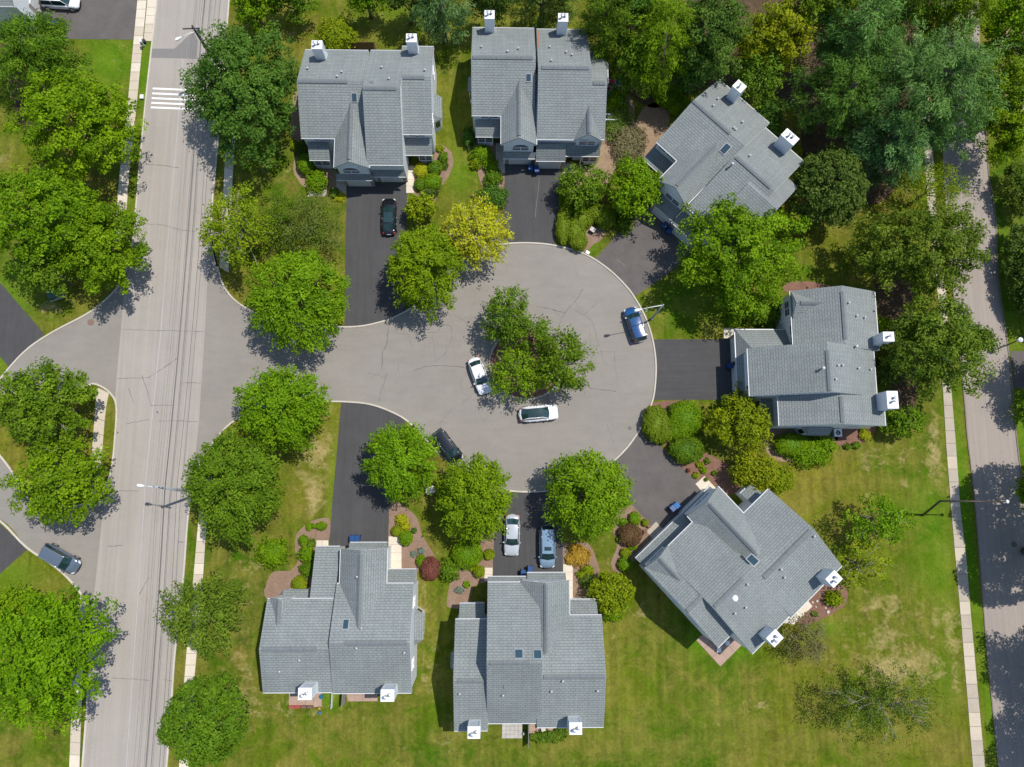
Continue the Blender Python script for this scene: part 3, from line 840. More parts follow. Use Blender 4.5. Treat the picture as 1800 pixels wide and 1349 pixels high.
        # gutters on the eaves
        for side in gut:
            mb = MB()
            if axis == 'x':
                y = V0 if side == 'f' else V1; sg = -1 if side == 'f' else 1
                mb.box(U0 + .02, U1 - .02, min(y + sg * .005, y + sg * .085), max(y + sg * .005, y + sg * .085), he - .15, he - .03)
            else:
                x = U0 if side == 'f' else U1; sg = -1 if side == 'f' else 1
                mb.box(min(x + sg * .005, x + sg * .085), max(x + sg * .005, x + sg * .085), V0 + .02, V1 - .02, he - .15, he - .03)
            mb.build('gutter', M['gutter'], s.root)
        # rake boards
        if trim:
            for end in (0, 1):
                mb = MB()
                for half in (0, 1):
                    if axis == 'x':
                        x = U0 if end == 0 else U1; sg = -1 if end == 0 else 1
                        ys = (V0, vm) if half == 0 else (V1, vm)
                        xa, xb = x - sg * .05, x + sg * .012
                        lo_ = [(xa, ys[0], he - .37), (xb, ys[0], he - .37), (xb, ys[1], hr - .37), (xa, ys[1], hr - .37)]
                    else:
                        y = V0 if end == 0 else V1; sg = -1 if end == 0 else 1
                        xs_ = (U0, um) if half == 0 else (U1, um)
                        ya, yb = y - sg * .05, y + sg * .012
                        lo_ = [(xs_[0], ya, he - .37), (xs_[0], yb, he - .37), (xs_[1], yb, hr - .37), (xs_[1], ya, hr - .37)]
                    mb.hexa(lo_, [(p[0], p[1], p[2] + .2) for p in lo_])
                mb.build('rake_board', M['trim'], s.root)
        if vent:
            mb = MB()
            w = 0.24; t = .075
            lo_, hi_ = (U0, U1) if axis == 'x' else (V0, V1)
            a0, a1 = lo_ + (hi_ - lo_) * ventr[0], lo_ + (hi_ - lo_) * ventr[1]
            sl = (hr - he) / ((vm - V0) if axis == 'x' else (um - U0)); dz = sl * w
            n = max(2, int((a1 - a0) / 1.2)); nn = 0
            for k in range(n):
                p0 = a0 + (a1 - a0) * k / n + .008; p1 = a0 + (a1 - a0) * (k + 1) / n - .008
                for sg in (-1, 1):
                    if axis == 'x':
                        q = [(p0, vm, hr + .045), (p1, vm, hr + .045), (p1, vm + sg * w, hr - dz + .045), (p0, vm + sg * w, hr - dz + .045)]
                    else:
                        q = [(um, p0, hr + .045), (um, p1, hr + .045), (um + sg * w, p1, hr - dz + .045), (um + sg * w, p0, hr - dz + .045)]
                    mb.hexa(q, [(x, y, z + t) for x, y, z in q])
            o = mb.build('ridge_vent', M['roofcap'], s.root)
        return g

    def shed(s, A, B, Cc, hl, hh, wall=True, depth=None, toward='v', wmat='siding', name='porch_roof', inset=(0.25, 0.25), posts=0, gutter=True, wspan=(0, 1)):
        """single slope: low edge A-B at height hl, rising to C at height hh"""
        s.n += 1; e = s.n * 0.004
        a = s.L(A[0], A[1], hl); b = s.L(B[0], B[1], hl)
        c = s.L(Cc[0], Cc[1], hh) if Cc else None
        hl += e; hh += e
        if toward == 'v':
            lo, u0, u1 = (a.y + b.y) / 2, min(a.x, b.x), max(a.x, b.x)
            hi = c.y if depth is None else lo + depth
            s.roof_mesh([([(u0, lo, hl), (u1, lo, hl), (u1, hi, hh), (u0, hi, hh)], (1, 0, 0))], 0.13, name)
            sg = -1 if hi > lo else 1
            if gutter: MB().box(u0, u1, min(lo + sg * .005, lo + sg * .08), max(lo + sg * .005, lo + sg * .08), hl - .14, hl - .02).build('gutter', M['gutter'], s.root)
            w0, w1 = u0 + (u1 - u0) * wspan[0] + inset[0], u0 + (u1 - u0) * wspan[1] - inset[0]
            yl = lo - sg * inset[1]
            if wall: s._wedge(w0, w1, yl, hi, hl + (hh - hl) * inset[1] / abs(hi - lo) - .15, hh - .15, M[wmat], 'v')
            r = dict(u0=u0, u1=u1, x0=w0, x1=w1, y0=min(yl, hi), y1=max(yl, hi), v0=min(lo, hi), v1=max(lo, hi))
            if posts:
                for k in range(posts):
                    x = u0 + .15 + (u1 - u0 - .3) * k / max(1, posts - 1); y = lo - sg * .18
                    MB().box(x - .07, x + .07, y - .07, y + .07, 0, hl - .10).build('porch_post', M['trim'], s.root)
        else:
            lo, v0, v1 = (a.x + b.x) / 2, min(a.y, b.y), max(a.y, b.y)
            hi = c.x if depth is None else lo + depth
            s.roof_mesh([([(lo, v0, hl), (lo, v1, hl), (hi, v1, hh), (hi, v0, hh)], (0, 1, 0))], 0.13, name)
            sg = -1 if hi > lo else 1
            if gutter: MB().box(min(lo + sg * .005, lo + sg * .08), max(lo + sg * .005, lo + sg * .08), v0, v1, hl - .14, hl - .02).build('gutter', M['gutter'], s.root)
            w0, w1 = v0 + (v1 - v0) * wspan[0] + inset[0], v0 + (v1 - v0) * wspan[1] - inset[0]
            xl = lo - sg * inset[1]
            if wall: s._wedge(w0, w1, xl, hi, hl + (hh - hl) * inset[1] / abs(hi - lo) - .15, hh - .15, M[wmat], 'u')
            r = dict(v0=v0, v1=v1, y0=w0, y1=w1, x0=min(xl, hi), x1=max(xl, hi), u0=min(lo, hi), u1=max(lo, hi))
        return r

    def _wedge(s, w0, w1, lo, hi, zl, zh, mat, d):
        if d == 'v': b = [(w0, lo), (w1, lo), (w1, hi), (w0, hi)]
        else: b = [(lo, w0), (lo, w1), (hi, w1), (hi, w0)]
        zs = [zl, zl, zh, zh]
        mb = MB(); mb.hexa([(x, y, 0) for x, y in b], [(x, y, z) for (x, y), z in zip(b, zs)])
        mb.build('wall', mat, s.root)

    def window(s, g, side, px, py, z=4.4, w=1.2, h=1.1, kind='double', at=None):
        """window on a wall of volume g; side f (v0) b (v1) l (u0) r (u1)"""
        p = s.L(px, py, z) if at is None else Vector((at, at))
        s._win(g, side, p, z, w, h, kind)

    def _win(s, g, side, p, z, w, h, kind='double'):
        fr = MB(); t = 0.075; d = 0.07
        def T(a, o, zz):      # along, outwards, up
            if side == 'f': return (p.x + a, g['y0'] - o, z + zz)
            if side == 'b': return (p.x + a, g['y1'] + o, z + zz)
            if side == 'l': return (g['x0'] - o, p.y + a, z + zz)
            return (g['x1'] + o, p.y + a, z + zz)
        def bar(a0, a1, z0, z1, o0=0.0, o1=d):
            q = [T(a0, o0, z0), T(a1, o0, z0), T(a1, o1, z0), T(a0, o1, z0)]
            fr.hexa(q, [(x, y, zz + (z1 - z0)) for x, y, zz in q])
        bar(-w / 2 - t, w / 2 + t, h / 2, h / 2 + t); bar(-w / 2 - t, w / 2 + t, -h / 2 - t, -h / 2, 0, d + .03)
        bar(-w / 2 - t, -w / 2, -h / 2, h / 2); bar(w / 2, w / 2 + t, -h / 2, h / 2)
        if kind in ('double', 'arch'): bar(-.04, .04, -h / 2, h / 2)
        if kind in ('double', 'arch', 'single'): bar(-w / 2, w / 2, -.025, .025, 0, d * .8)
        if kind == 'arch':
            n = 9; R = w / 2 + t; r = w / 2
            for k in range(n):
                a, b = PI * k / n, PI * (k + 1) / n
                q = [T(math.cos(a) * r, 0, h / 2 + t + math.sin(a) * r * .62), T(math.cos(b) * r, 0, h / 2 + t + math.sin(b) * r * .62), T(math.cos(b) * r, d, h / 2 + t + math.sin(b) * r * .62), T(math.cos(a) * r, d, h / 2 + t + math.sin(a) * r * .62)]
                q2 = [T(math.cos(a) * R, 0, h / 2 + t + math.sin(a) * R * .68), T(math.cos(b) * R, 0, h / 2 + t + math.sin(b) * R * .68), T(math.cos(b) * R, d, h / 2 + t + math.sin(b) * R * .68), T(math.cos(a) * R, d, h / 2 + t + math.sin(a) * R * .68)]
                fr.hexa(q, q2)
        o = fr.build('window', M['trim'], s.root)
        cols = 2 if kind in ('double', 'arch') else 1
        for k in range(cols):
            a0 = -w / 2 + (w / cols) * k + (.042 if k else .002); a1 = -w / 2 + (w / cols) * (k + 1) - (.042 if k < cols - 1 else .002)
            mesh('pane', [T(a0, .022, -h / 2 + .002), T(a1, .022, -h / 2 + .002), T(a1, .022, h / 2 - .002), T(a0, .022, h / 2 - .002)], [(0, 1, 2, 3)], M['glass'], o)
        if kind == 'arch':
            n = 8; pts = [T(math.cos(PI * k / n) * (w / 2 - .003), .024, h / 2 + t + math.sin(PI * k / n) * (w / 2) * .62) for k in range(n + 1)]
            mesh('pane', pts, [tuple(range(n + 1))], M['glass'], o)

    def garage_door(s, g, side, px, py, w=2.5, h=2.15):
        p = s.L(px, py, 1.1)
        def T(a, o, zz):
            if side == 'f': return (p.x + a, g['y0'] - o, zz)
            if side == 'b': return (p.x + a, g['y1'] + o, zz)
            if side == 'l': return (g['x0'] - o, p.y + a, zz)
            return (g['x1'] + o, p.y + a, zz)
        fr = MB()
        def bar(mb, a0, a1, z0, z1, o0, o1):
            q = [T(a0, o0, z0), T(a1, o0, z0), T(a1, o1, z0), T(a0, o1, z0)]
            mb.hexa(q, [(x, y, zz + (z1 - z0)) for x, y, zz in q])
        bar(fr, -w / 2 - .12, w / 2 + .12, h, h + .12, 0, .08); bar(fr, -w / 2 - .12, -w / 2, 0.03, h, 0, .08); bar(fr, w / 2, w / 2 + .12, 0.03, h, 0, .08)
        o = fr.build('garage_door', M['trim'], s.root)
        for k in range(4):
            mb = MB(); bar(mb, -w / 2 + .005, w / 2 - .005, .03 + k * h / 4, .03 + (k + 1) * h / 4 - .02, .005, .045)
            mb.build('door_panel', M['garage'], o)
        for sg in (-1, 1):
            mb = MB(); bar(mb, sg * (w / 2 + .16) - (0 if sg > 0 else .45), sg * (w / 2 + .16) + (.45 if sg > 0 else 0), 0.0, 2.35, .002, .035)
            mb.build('brick_pier', M['brick'], s.root)

    def door(s, g, side, px, py, w=.95, h=2.1, glass=False):
        p = s.L(px, py, 1.0)
        def T(a, o, zz):
            if side == 'f': return (p.x + a, g['y0'] - o, zz)
            if side == 'b': return (p.x + a, g['y1'] + o, zz)
            if side == 'l': return (g['x0'] - o, p.y + a, zz)
            return (g['x1'] + o, p.y + a, zz)
        fr = MB()
        for a0, a1, z0, z1, o1 in ((-w / 2 - .1, -w / 2, .1, h, .07), (w / 2, w / 2 + .1, .1, h, .07), (-w / 2 - .1, w / 2 + .1, h, h + .1, .07)):
            q = [T(a0, 0, z0), T(a1, 0, z0), T(a1, o1, z0), T(a0, o1, z0)]; fr.hexa(q, [(x, y, zz + z1 - z0) for x, y, zz in q])
        o = fr.build('door', M['trim'], s.root)
        mb = MB(); q = [T(-w / 2, .005, .1), T(w / 2, .005, .1), T(w / 2, .04, .1), T(-w / 2, .04, .1)]
        mb.hexa(q, [(x, y, zz + h - .1) for x, y, zz in q]); mb.build('door_leaf', M['glass'] if glass else M['doorc'], o)

    def chimney(s, px, py, w=1.1, d=.95, hc=8.0, flues=2, rot=0.0, axis='x'):
        p = s.L(px, py, hc)
        if axis == 'y': w, d = d, w
        mb = MB(); f = .14
        zb = hc - 2.6
        # shaft with a flared foot that dies into the roof edge
        mb.box(p.x - w / 2, p.x + w / 2, p.y - d / 2, p.y + d / 2, zb + .9, hc - .10)
        q0 = [(p.x - w / 2 - f * .5, p.y - d / 2 - f * .5, 0), (p.x + w / 2 + f * .5, p.y - d / 2 - f * .5, 0), (p.x + w / 2 + f * .5, p.y + d / 2 + f * .5, 0), (p.x - w / 2 - f * .5, p.y + d / 2 + f * .5, 0)]
        q1 = [(x, y, zb) for x, y, z in q0]
        mb.hexa(q0, q1)
        q2 = [(p.x - w / 2, p.y - d / 2, zb + .899), (p.x + w / 2, p.y - d / 2, zb + .899), (p.x + w / 2, p.y + d / 2, zb + .899), (p.x - w / 2, p.y + d / 2, zb + .899)]
        mb.hexa([(x, y, z + .001) for x, y, z in q1], q2)
        ch = mb.build('chimney', M['chim'], s.root)
        # corner boards
        for sx in (-1, 1):
            for sy in (-1, 1):
                x, y = p.x + sx * w / 2, p.y + sy * d / 2
                MB().box(x - .06, x + .06, y - .06, y + .06, zb + .9, hc - .11).build('corner_board', M['trim'], ch)
        MB().box(p.x - w / 2 - .07, p.x + w / 2 + .07, p.y - d / 2 - .07, p.y + d / 2 + .07, hc - .10, hc + .02).build('chimney_cap', M['white'], ch)
        for k in range(flues):
            off = (k - (flues - 1) / 2) * 0.42
            x, y = (p.x + off, p.y + (.1 if k else -.08)) if axis == 'x' else (p.x + (.1 if k else -.08), p.y + off)
            hh = .55 if (k == 0) else .32
            fl = MB(); fl.cyl(x, y, hc + .02, hc + hh, .10, .10, 10); fl.lathe(x, y, [(.17, hc + hh), (.17, hc + hh + .07), (.04, hc + hh + .13)], 10)
            fl.build('flue', M['metal_g'], ch)
            MB().cyl(x, y, hc + .021, hc + .05, .13, .125, 10).build('flue_collar', M['dark'], ch)
        # cricket on the roof behind the shaft
        return ch

    def surf(s, p):
        z = 0
        for g in s.gl:
            if g['u0'] <= p.x <= g['u1'] and g['v0'] <= p.y <= g['v1']:
                if g['axis'] == 'x': t = 1 - abs(p.y - g['vm']) / (g['vm'] - g['v0'])
                else: t = 1 - abs(p.x - g['um']) / (g['um'] - g['u0'])
                z = max(z, g['he'] + (g['hr'] - g['he']) * t)
        return z

    def on_roof(s, px, py, h=7.0):
        for _ in range(10):
            p = s.L(px, py, h); z = s.surf(p)
            if z > 0: h = z
        return s.L(px, py, h), h

    def pipe(s, px, py, h=7.0, r=.08, l=.5):
        p, h = s.on_roof(px, py, h)
        mb = MB(); mb.cyl(p.x, p.y, h - 1.0, h + l * .6, r, r, 8)
        mb.lathe(p.x, p.y, [(r * 1.6, h + l * .6), (r * 1.6, h + l * .6 + .05), (r * .6, h + l * .6 + .08)], 8)
        mb.build('vent_pipe', M['vent'], s.root)

    def boxvent(s, px, py, h=7.0):
        p, h = s.on_roof(px, py, h)
        MB().box(p.x - .2, p.x + .2, p.y - .18, p.y + .18, h - .4, h + .12).build('roof_vent', M['roofcap'], s.root)

    def skylight(s, px, py, g, w=.6, l=.9, side='f'):
        """skylight lying on a slope of volume g"""
        for _ in range(1):
            h = (g['he'] + g['hr']) / 2
            for k in range(12):
                p = s.L(px, py, h)
                if g['axis'] == 'x': h = g['hr'] - (g['hr'] - g['he']) * abs(p.y - g['vm']) / (g['vm'] - g['v0'])
                else: h = g['hr'] - (g['hr'] - g['he']) * abs(p.x - g['um']) / (g['um'] - g['u0'])
        if g['axis'] == 'x': a = Vector((1, 0, 0)); run = g['vm'] - g['v0']; sg = 1 if p.y < g['vm'] else -1; b = Vector((0, sg * run, g['hr'] - g['he'])).normalized()
        else: a = Vector((0, 1, 0)); run = g['um'] - g['u0']; sg = 1 if p.x < g['um'] else -1; b = Vector((sg * run, 0, g['hr'] - g['he'])).normalized()
        n = a.cross(b); n = n if n.z > 0 else -n
        c = Vector((p.x, p.y, h))
        def slab(w_, l_, o0, o1, name, mat, par):
            q = [c + a * sx * w_ / 2 + b * sy * l_ / 2 for sx, sy in ((-1, -1), (1, -1), (1, 1), (-1, 1))]
            mb = MB(); mb.hexa([tuple(x + n * o0) for x in q], [tuple(x + n * o1) for x in q]); return mb.build(name, mat, par)
        o = slab(w + .14, l + .14, -.1, .09, 'skylight', M['metal_g'], s.root)
        slab(w, l, .091, .10, 'pane', M['skyglass'], o)

    def bay(s, g, side, px, py, w=2.2, d=.75, h0=.6, h1=2.9, z0=0.0):
        """three-sided bay with its own little roof"""
        p = s.L(px, py, h1)
        def T(a, o, z):
            if side == 'r': return (g['x1'] + o, p.y + a, z)
            if side == 'l': return (g['x0'] - o, p.y + a, z)
            if side == 'f': return (p.x + a, g['y0'] - o, z)
            return (p.x + a, g['y1'] + o, z)
        k = .55
        pr = [(-w / 2, 0), (-w / 2 + k, d), (w / 2 - k, d), (w / 2, 0)]
        mb = MB(); mb.hexa([T(a, o, z0) for a, o in pr], [T(a, o, h1) for a, o in pr])
        wl = mb.build('bay_wall', M['siding'], s.root)
        pr2 = [(-w / 2 - .2, 0), (-w / 2 + k - .12, d + .2), (w / 2 - k + .12, d + .2), (w / 2 + .2, 0)]
        e = [Vector(T(a, o, h1 + .01)) for a, o in pr2]; t0 = Vector(T(-w / 2 + .5, 0, h1 + .65)); t1 = Vector(T(w / 2 - .5, 0, h1 + .65))
        ed = (e[2] - e[1]).normalized()
        s.roof_mesh([([e[1], e[2], t1, t0], ed), ([e[0], e[1], t0], (e[1] - e[0])), ([e[2], e[3], t1], (e[3] - e[2]))], .08, 'bay_roof')
        for (a0, o0), (a1, o1) in zip(pr, pr[1:]):
            for f0, f1 in ((.12, .88),):
                A_ = Vector(T(a0 + (a1 - a0) * f0, o0 + (o1 - o0) * f0, 0)); B_ = Vector(T(a0 + (a1 - a0) * f1, o0 + (o1 - o0) * f1, 0))
                nn = Vector(((B_ - A_).y, -(B_ - A_).x, 0)).normalized(); ctr = Vector(T(0, d / 2, 0))
                if nn.dot((A_ + B_) / 2 - ctr) < 0: nn = -nn
                fm = MB(); q = [A_, B_, B_ + nn * .05, A_ + nn * .05]
                fm.hexa([(x.x, x.y, 1.0) for x in q], [(x.x, x.y, 2.5) for x in q]); ob = fm.build('window', M['trim'], s.root)
                A2, B2 = A_.lerp(B_, .08), A_.lerp(B_, .92); A2, B2 = A2 + nn * .054, B2 + nn * .054
                mesh('pane', [(A2.x, A2.y, 1.08), (B2.x, B2.y, 1.08), (B2.x, B2.y, 2.42), (A2.x, A2.y, 2.42)], [(0, 1, 2, 3)], M['glass'], ob)


M['roofcap'] = plain('ridge_cap_shingle', (0.15, 0.165, 0.168), 0.92, var=.3, scale=5)
M['chim'] = mat_siding('chimney_cladding', (0.74, 0.77, 0.79))
M['doorc'] = plain('dark_door', (0.05, 0.06, 0.07), 0.5)

# ---- house in the upper left
h = House('townhouse', 'grey-roofed double house with the black sedan in its driveway, upper left', 0.0, (640, 330))
W = h.gable((529, 243), (643, 243), (560, 88), ridge=(570, 143), ventr=(.02, .76))
X = h.gable((587, 295), (649, 295), (610, 160), ridge=(607, 285), axis='y', v1=W['vm'] - .4, ventr=(.03, .9))
EA = h.gable((645, 290), (709, 290), (670, 89), ridge=(668, 155), ventr=(.02, .9))
EB = h.gable((703, 236), (760, 236), (730, 82), ridge=(730, 136), ventr=(.12, .8))
h.window(X, 'f', 618, 296, 4.2, 1.9, .75, 'arch')
h.window(EA, 'f', 674, 294, 4.85, .9, .55, 'single'); h.window(EA, 'f', 687, 294, 4.85, .9, .55, 'single')
h.window(W, 'f', 558, 248, 4.75, 1.0, .75, 'single'); h.window(W, 'f', 572, 248, 4.75, 1.0, .75, 'single')
h.window(EB, 'f', 726, 240, 4.75, .95, .75, 'single'); h.window(EB, 'f', 739, 240, 4.75, .95, .75, 'single')
g = h.shed((592, 317), (654, 317), (610, 306), 2.65, 3.5, wall=False, name='garage_roof'); h.garage_door(X, 'f', 631, 326, 2.5)
g = h.shed((656, 311), (713, 311), (680, 300), 2.65, 3.4, wall=False, name='garage_roof'); h.garage_door(EA, 'f', 688, 320, 2.4)
g = h.shed((544, 282), (580, 282), (560, 251), 2.8, 4.0); h.window(g, 'f', 566, 289, 1.6, 1.8, 1.1)
g = h.shed((711, 273), (760, 273), (735, 245), 2.8, 4.0, wspan=(.45, 1), posts=2); h.window(g, 'f', 748, 281, 1.6, 1.5, 1.1); h.door(EB, 'f', 722, 290)
h.bay(EB, 'r', 768, 190, 3.6, .8); h.window(EB, 'r', 0, 120, 4.3, 1.1, 1.2); h.window(EB, 'r', 0, 205, 4.3, 1.1, 1.2)
h.window(W, 'l', 0, 200, 4.3, 1.1, 1.2); h.window(W, 'b', 580, 88, 4.2, 1.2, 1.2); h.window(EB, 'b', 745, 82, 4.2, 1.2, 1.2); h.window(EA, 'b', 670, 88, 4.2, 1.2, 1.2)
h.chimney(557, 79, hc=8.5); h.chimney(723, 67, hc=8.5)
for q in ((541, 122), (601, 128), (593, 136), (671, 120), (684, 140), (747, 125)): h.pipe(*q, 6.9)
h.boxvent(653, 146, 8.6); h.skylight(623, 172, W, .55, .9)

# ---- house at the top middle
h = House('townhouse', 'grey-roofed double house with two blue bins by its garages, top middle', 0.0, (945, 300))
W = h.gable((829, 203), (940, 203), (860, 49), ridge=(880, 101), ventr=(.02, .95))
X = h.gable((881, 254), (943, 254), (910, 140), ridge=(913, 240), axis='y', v1=W['vm'] - .3, ventr=(.03, .92))
EA = h.gable((944, 245), (1035, 245), (980, 52), ridge=(990, 119), ventr=(.06, .96))
EB = h.gable((1031, 245), (1063, 245), (1045, 92), ridge=(1050, 146), ventr=(.25, .9))
D = h.gable((1009, 247), (1057, 247), (1030, 200), hr=6.9, axis='y', v1=EA['vm'], vent=True, ventr=(.02, .55))
h.window(X, 'f', 915, 256, 4.2, 1.9, .75, 'arch')
h.window(EA, 'f', 961, 249, 4.85, .95, .55, 'single'); h.window(EA, 'f', 975, 249, 4.85, .95, .55, 'single'); h.window(D, 'f', 1032, 249, 4.6, 1.9, .9)
h.window(W, 'f', 853, 208, 4.75, 1.0, .75, 'single'); h.window(W, 'f', 867, 208, 4.75, 1.0, .75, 'single')
h.shed((884, 279), (942, 279), (910, 268), 2.65, 3.4, wall=False, name='garage_roof'); h.garage_door(X, 'f', 914, 285, 2.5)
g = h.shed((942, 283.5), (993, 283.5), (960, 253), 2.6, 4.3, name='garage_roof'); h.garage_door(g, 'f', 966, 290, 2.5)
g = h.shed((993.5, 275), (1053, 275), (1020, 253), 2.8, 4.1, wspan=(.55, 1), posts=3); h.window(g, 'f', 1036, 280, 1.6, 1.6, 1.1); h.door(EA, 'f', 1003, 290)
g = h.shed((836, 241), (880, 241), (850, 212), 2.8, 4.0, wspan=(0, .78)); h.window(g, 'f', 853, 248, 1.6, 1.7, 1.1)
h.window(W, 'l', 0, 150, 4.3, 1.1, 1.2); h.bay(W, 'l', 0, 140, 2.6, .5); h.window(W, 'b', 880, 49, 4.2, 1.2, 1.2); h.window(EA, 'b', 960, 50, 4.2, 1.2, 1.2)
h.gable((1060, 146), (1068, 146), (1062, 110), he=4.9, hr=5.6, u1=EB['u1'] + .6, u0=EB['u1'] - 1.0, axis='y', vent=False)
h.chimney(860.5, 26, hc=8.5, w=1.05); h.chimney(990, 31, hc=8.5, w=1.05)
for q in ((846, 84), (892, 92), (911, 87), (966, 84), (995, 93), (1005, 98), (969, 108)): h.pipe(*q, 6.9)
h.skylight(929, 137, W, .55, .8)
mb = MB(); pr = None
for i, (y, w_) in enumerate(((54, .10), (60, .13), (66, .10), (72, .12), (78, .08), (84, .03))):
    q, z = h.on_roof(946 + (i % 2) * .6, y, 6.5); row = [(q.x - w_, q.y, z + .012), (q.x + w_, q.y, z + .012)]
    if pr: mb.add([pr[0], pr[1], row[1], row[0]], [(0, 1, 2, 3)])
    pr = row
mb.build('roof_stain', plain('orange_algae_stain', (.30, .15, .09), .95, var=.3, scale=4), h.root)

# ---- house at the upper right, turned 40 degrees
a = P(1222, 180, 8); b = P(1290, 240, 8); phi3 = math.atan2(b.y - a.y, b.x - a.x)
h = House('townhouse', 'grey-roofed double house turned diagonally, partly under a bright green tree, upper right', phi3, (1180, 400))
W = h.gable((1154, 250), (1341, 229), (1292, 164), ridge=(1256, 210), ventr=(.0, .72))
X = h.gable((1156, 318), (1205, 363), (1187, 326), ridge=(1187, 326), axis='y', v1=W['vm'] - .4, ventr=(.03, .8))
E = h.gable((1217, 373), (1413, 284), (1390, 264), ridge=(1330, 308), u0=W['u1'] - .05, ventr=(.03, .9))
c = h.L(1403, 329, 5.4); d = h.L(1370, 366, 5.4)
E2 = h.gable((1340, 360), (1403, 329), (1403, 329), u0=c.x - 4.5, u1=c.x, v0=E['v0'] + .02, v1=c.y, vent=False, gut='')
h.window(X, 'f', 1181, 352, 4.2, 2.0, .9, 'double'); h.window(W, 'f', 1163, 262, 4.75, 1.0, .75, 'single'); h.window(W, 'f', 1176, 276, 4.75, 1.0, .75, 'single')
h.window(E, 'f', 1216, 375, 4.8, 1.6, .6, 'double'); h.window(E, 'f', 1270, 430, 4.8, 1.6, .6, 'double')
f0 = X['v0']
g1 = h.shed((1149, 357), (1180, 389), None, 2.65, 4.0, depth=2.0, name='garage_roof'); h.garage_door(g1, 'f', 1163, 380, 2.4)
g2 = h.shed((1180, 391), (1222, 428), None, 2.65, 4.4, depth=3.2, name='garage_roof'); h.garage_door(g2, 'f', 1199, 416, 2.5)
g = h.shed((1131, 279), (1162, 309), None, 2.8, 4.0, depth=2.6); h.window(g, 'f', 1145, 300, 1.6, 1.7, 1.1)
h.window(W, 'l', 1200, 200, 4.3, 1.1, 1.2); h.window(W, 'l', 1180, 225, 4.3, 1.1, 1.2)
h.chimney(1300, 152, hc=8.5, w=1.15, d=1.0, flues=1); h.chimney(1389, 241, hc=8.5, w=1.75, d=1.0)
for q in ((1261, 175), (1253, 187), (1289, 226), (1292, 229), (1304, 216), (1317, 275)): h.pipe(*q, 6.9)
h.pipe(1284, 293, 8.2, .1, 1.4); h.skylight(1275, 262, W, .7, 1.1)

# ---- house on the right, front to the west
h = House('townhouse', 'grey-roofed double house facing left onto a short empty driveway', 0.0, (1400, 640))
N = h.gable((1395, 616), (1541, 560), (1440, 512), ridge=(1484, 560), axis='y', ventr=(.12, .9), gut='fb')
Nx = h.gable((1393, 562), (1484, 562), (1393, 512.5), ridge=(1410, 530), axis='x', u1=N['um'] - .2, ventr=(.1, .9))
S = h.gable((1318, 697), (1538, 650), (1400, 613), ridge=(1457, 650), axis='y', ventr=(.02, .82))
SS = h.gable((1370, 749), (1553, 700), (1400, 694), ridge=(1480, 716), axis='y', ventr=(.05, .85))
e1 = N['u1'] + .0
h.window(Nx, 'l', 1383, 543, 3.9, 1.7, 1.2, 'double'); h.window(N, 'l', 1391, 580, 4.6, 1.1, .9, 'single'); h.window(N, 'l', 1391, 600, 4.6, 1.1, .9, 'single')
h.window(SS, 'l', 1368, 722, 4.6, 1.2, .9, 'single'); h.window(S, 'l', 1316, 660, 4.8, 1.6, .6, 'double')
p00 = h.L(1292, 580, 2.7); p10 = h.L(1396, 580, 2.7); p11 = h.L(1396, 617, 4.5); p01 = h.L(1326, 617, 4.5); q1 = h.L(1326, 700, 4.5); q0 = h.L(1292, 700, 2.7)
h.roof_mesh([([(*p00, 2.7), (*p10, 2.7), (p10.x, p11.y, 4.5), (*p01, 4.5)], (1, 0, 0)), ([(*p00, 2.7), (*p01, 4.5), (p01.x, q1.y, 4.5), (p00.x, q0.y, 2.7)], (0, 1, 0))], .13, 'garage_roof')
MB().box(p00.x - .11, p00.x - .005, q0.y, p00.y, 2.56, 2.68).build('gutter', M['gutter'], h.root)
MB().box(p00.x, p10.x, p00.y + .005, p00.y + .11, 2.56, 2.68).build('gutter', M['gutter'], h.root)
gg = dict(x0=p00.x + .3, x1=p10.x, y0=q0.y + .25, y1=p00.y - .3)
MB().box(gg['x0'], gg['x1'], gg['y0'], gg['y1'], 0, 2.62).build('wall', M['siding'], h.root)
h.garage_door(gg, 'l', 1296, 615, 2.5); h.garage_door(gg, 'l', 1296, 664, 2.5)
MB().box(p01.x - .9, S['x0'] + .3, q1.y + .25, p01.y - .2, 2.6, 4.25).build('wall', M['siding'], h.root)
a = h.L(1336, 749, 2.8)
h.shed((1338, 748), (1338, 702), None, 2.7, 3.2, toward='u', depth=2.6, wall=False); 
h.door(SS, 'l', 1385, 735)
h.bay(SS, 'f', 1437, 751, 3.4, .8); h.window(SS, 'f', 1500, 752, 4.3, 1.1, 1.2); h.window(SS, 'f', 1400, 752, 4.3, 1.1, 1.2); h.window(N, 'b', 1500, 512, 4.3, 1.1, 1.2)
h.gable((1530, 536), (1549, 536), (1530, 545), u0=S['u1'] - 2.5, u1=h.L(1547, 620).x, v0=h.L(1547, 631).y, v1=h.L(1547, 604).y + .6, he=5.4, hr=5.9, axis='x', vent=False, gut='b') if False else None
h.chimney(1562, 592, hc=8.1, w=.95, d=1.1, flues=1, axis='y'); h.chimney(1569, 703, hc=8.1, w=1.8, d=1.1, axis='y')
for q in ((1491, 533), (1505, 556), (1519, 559), (1472, 643), (1480, 643), (1508, 648), (1529, 650), (1468, 667), (1428, 605), (1537, 547)): h.pipe(*q, 6.9)
h.pipe(1503, 610, 7.2, .1, .8); h.pipe(1443, 649, 8.6, .11, 1.2)

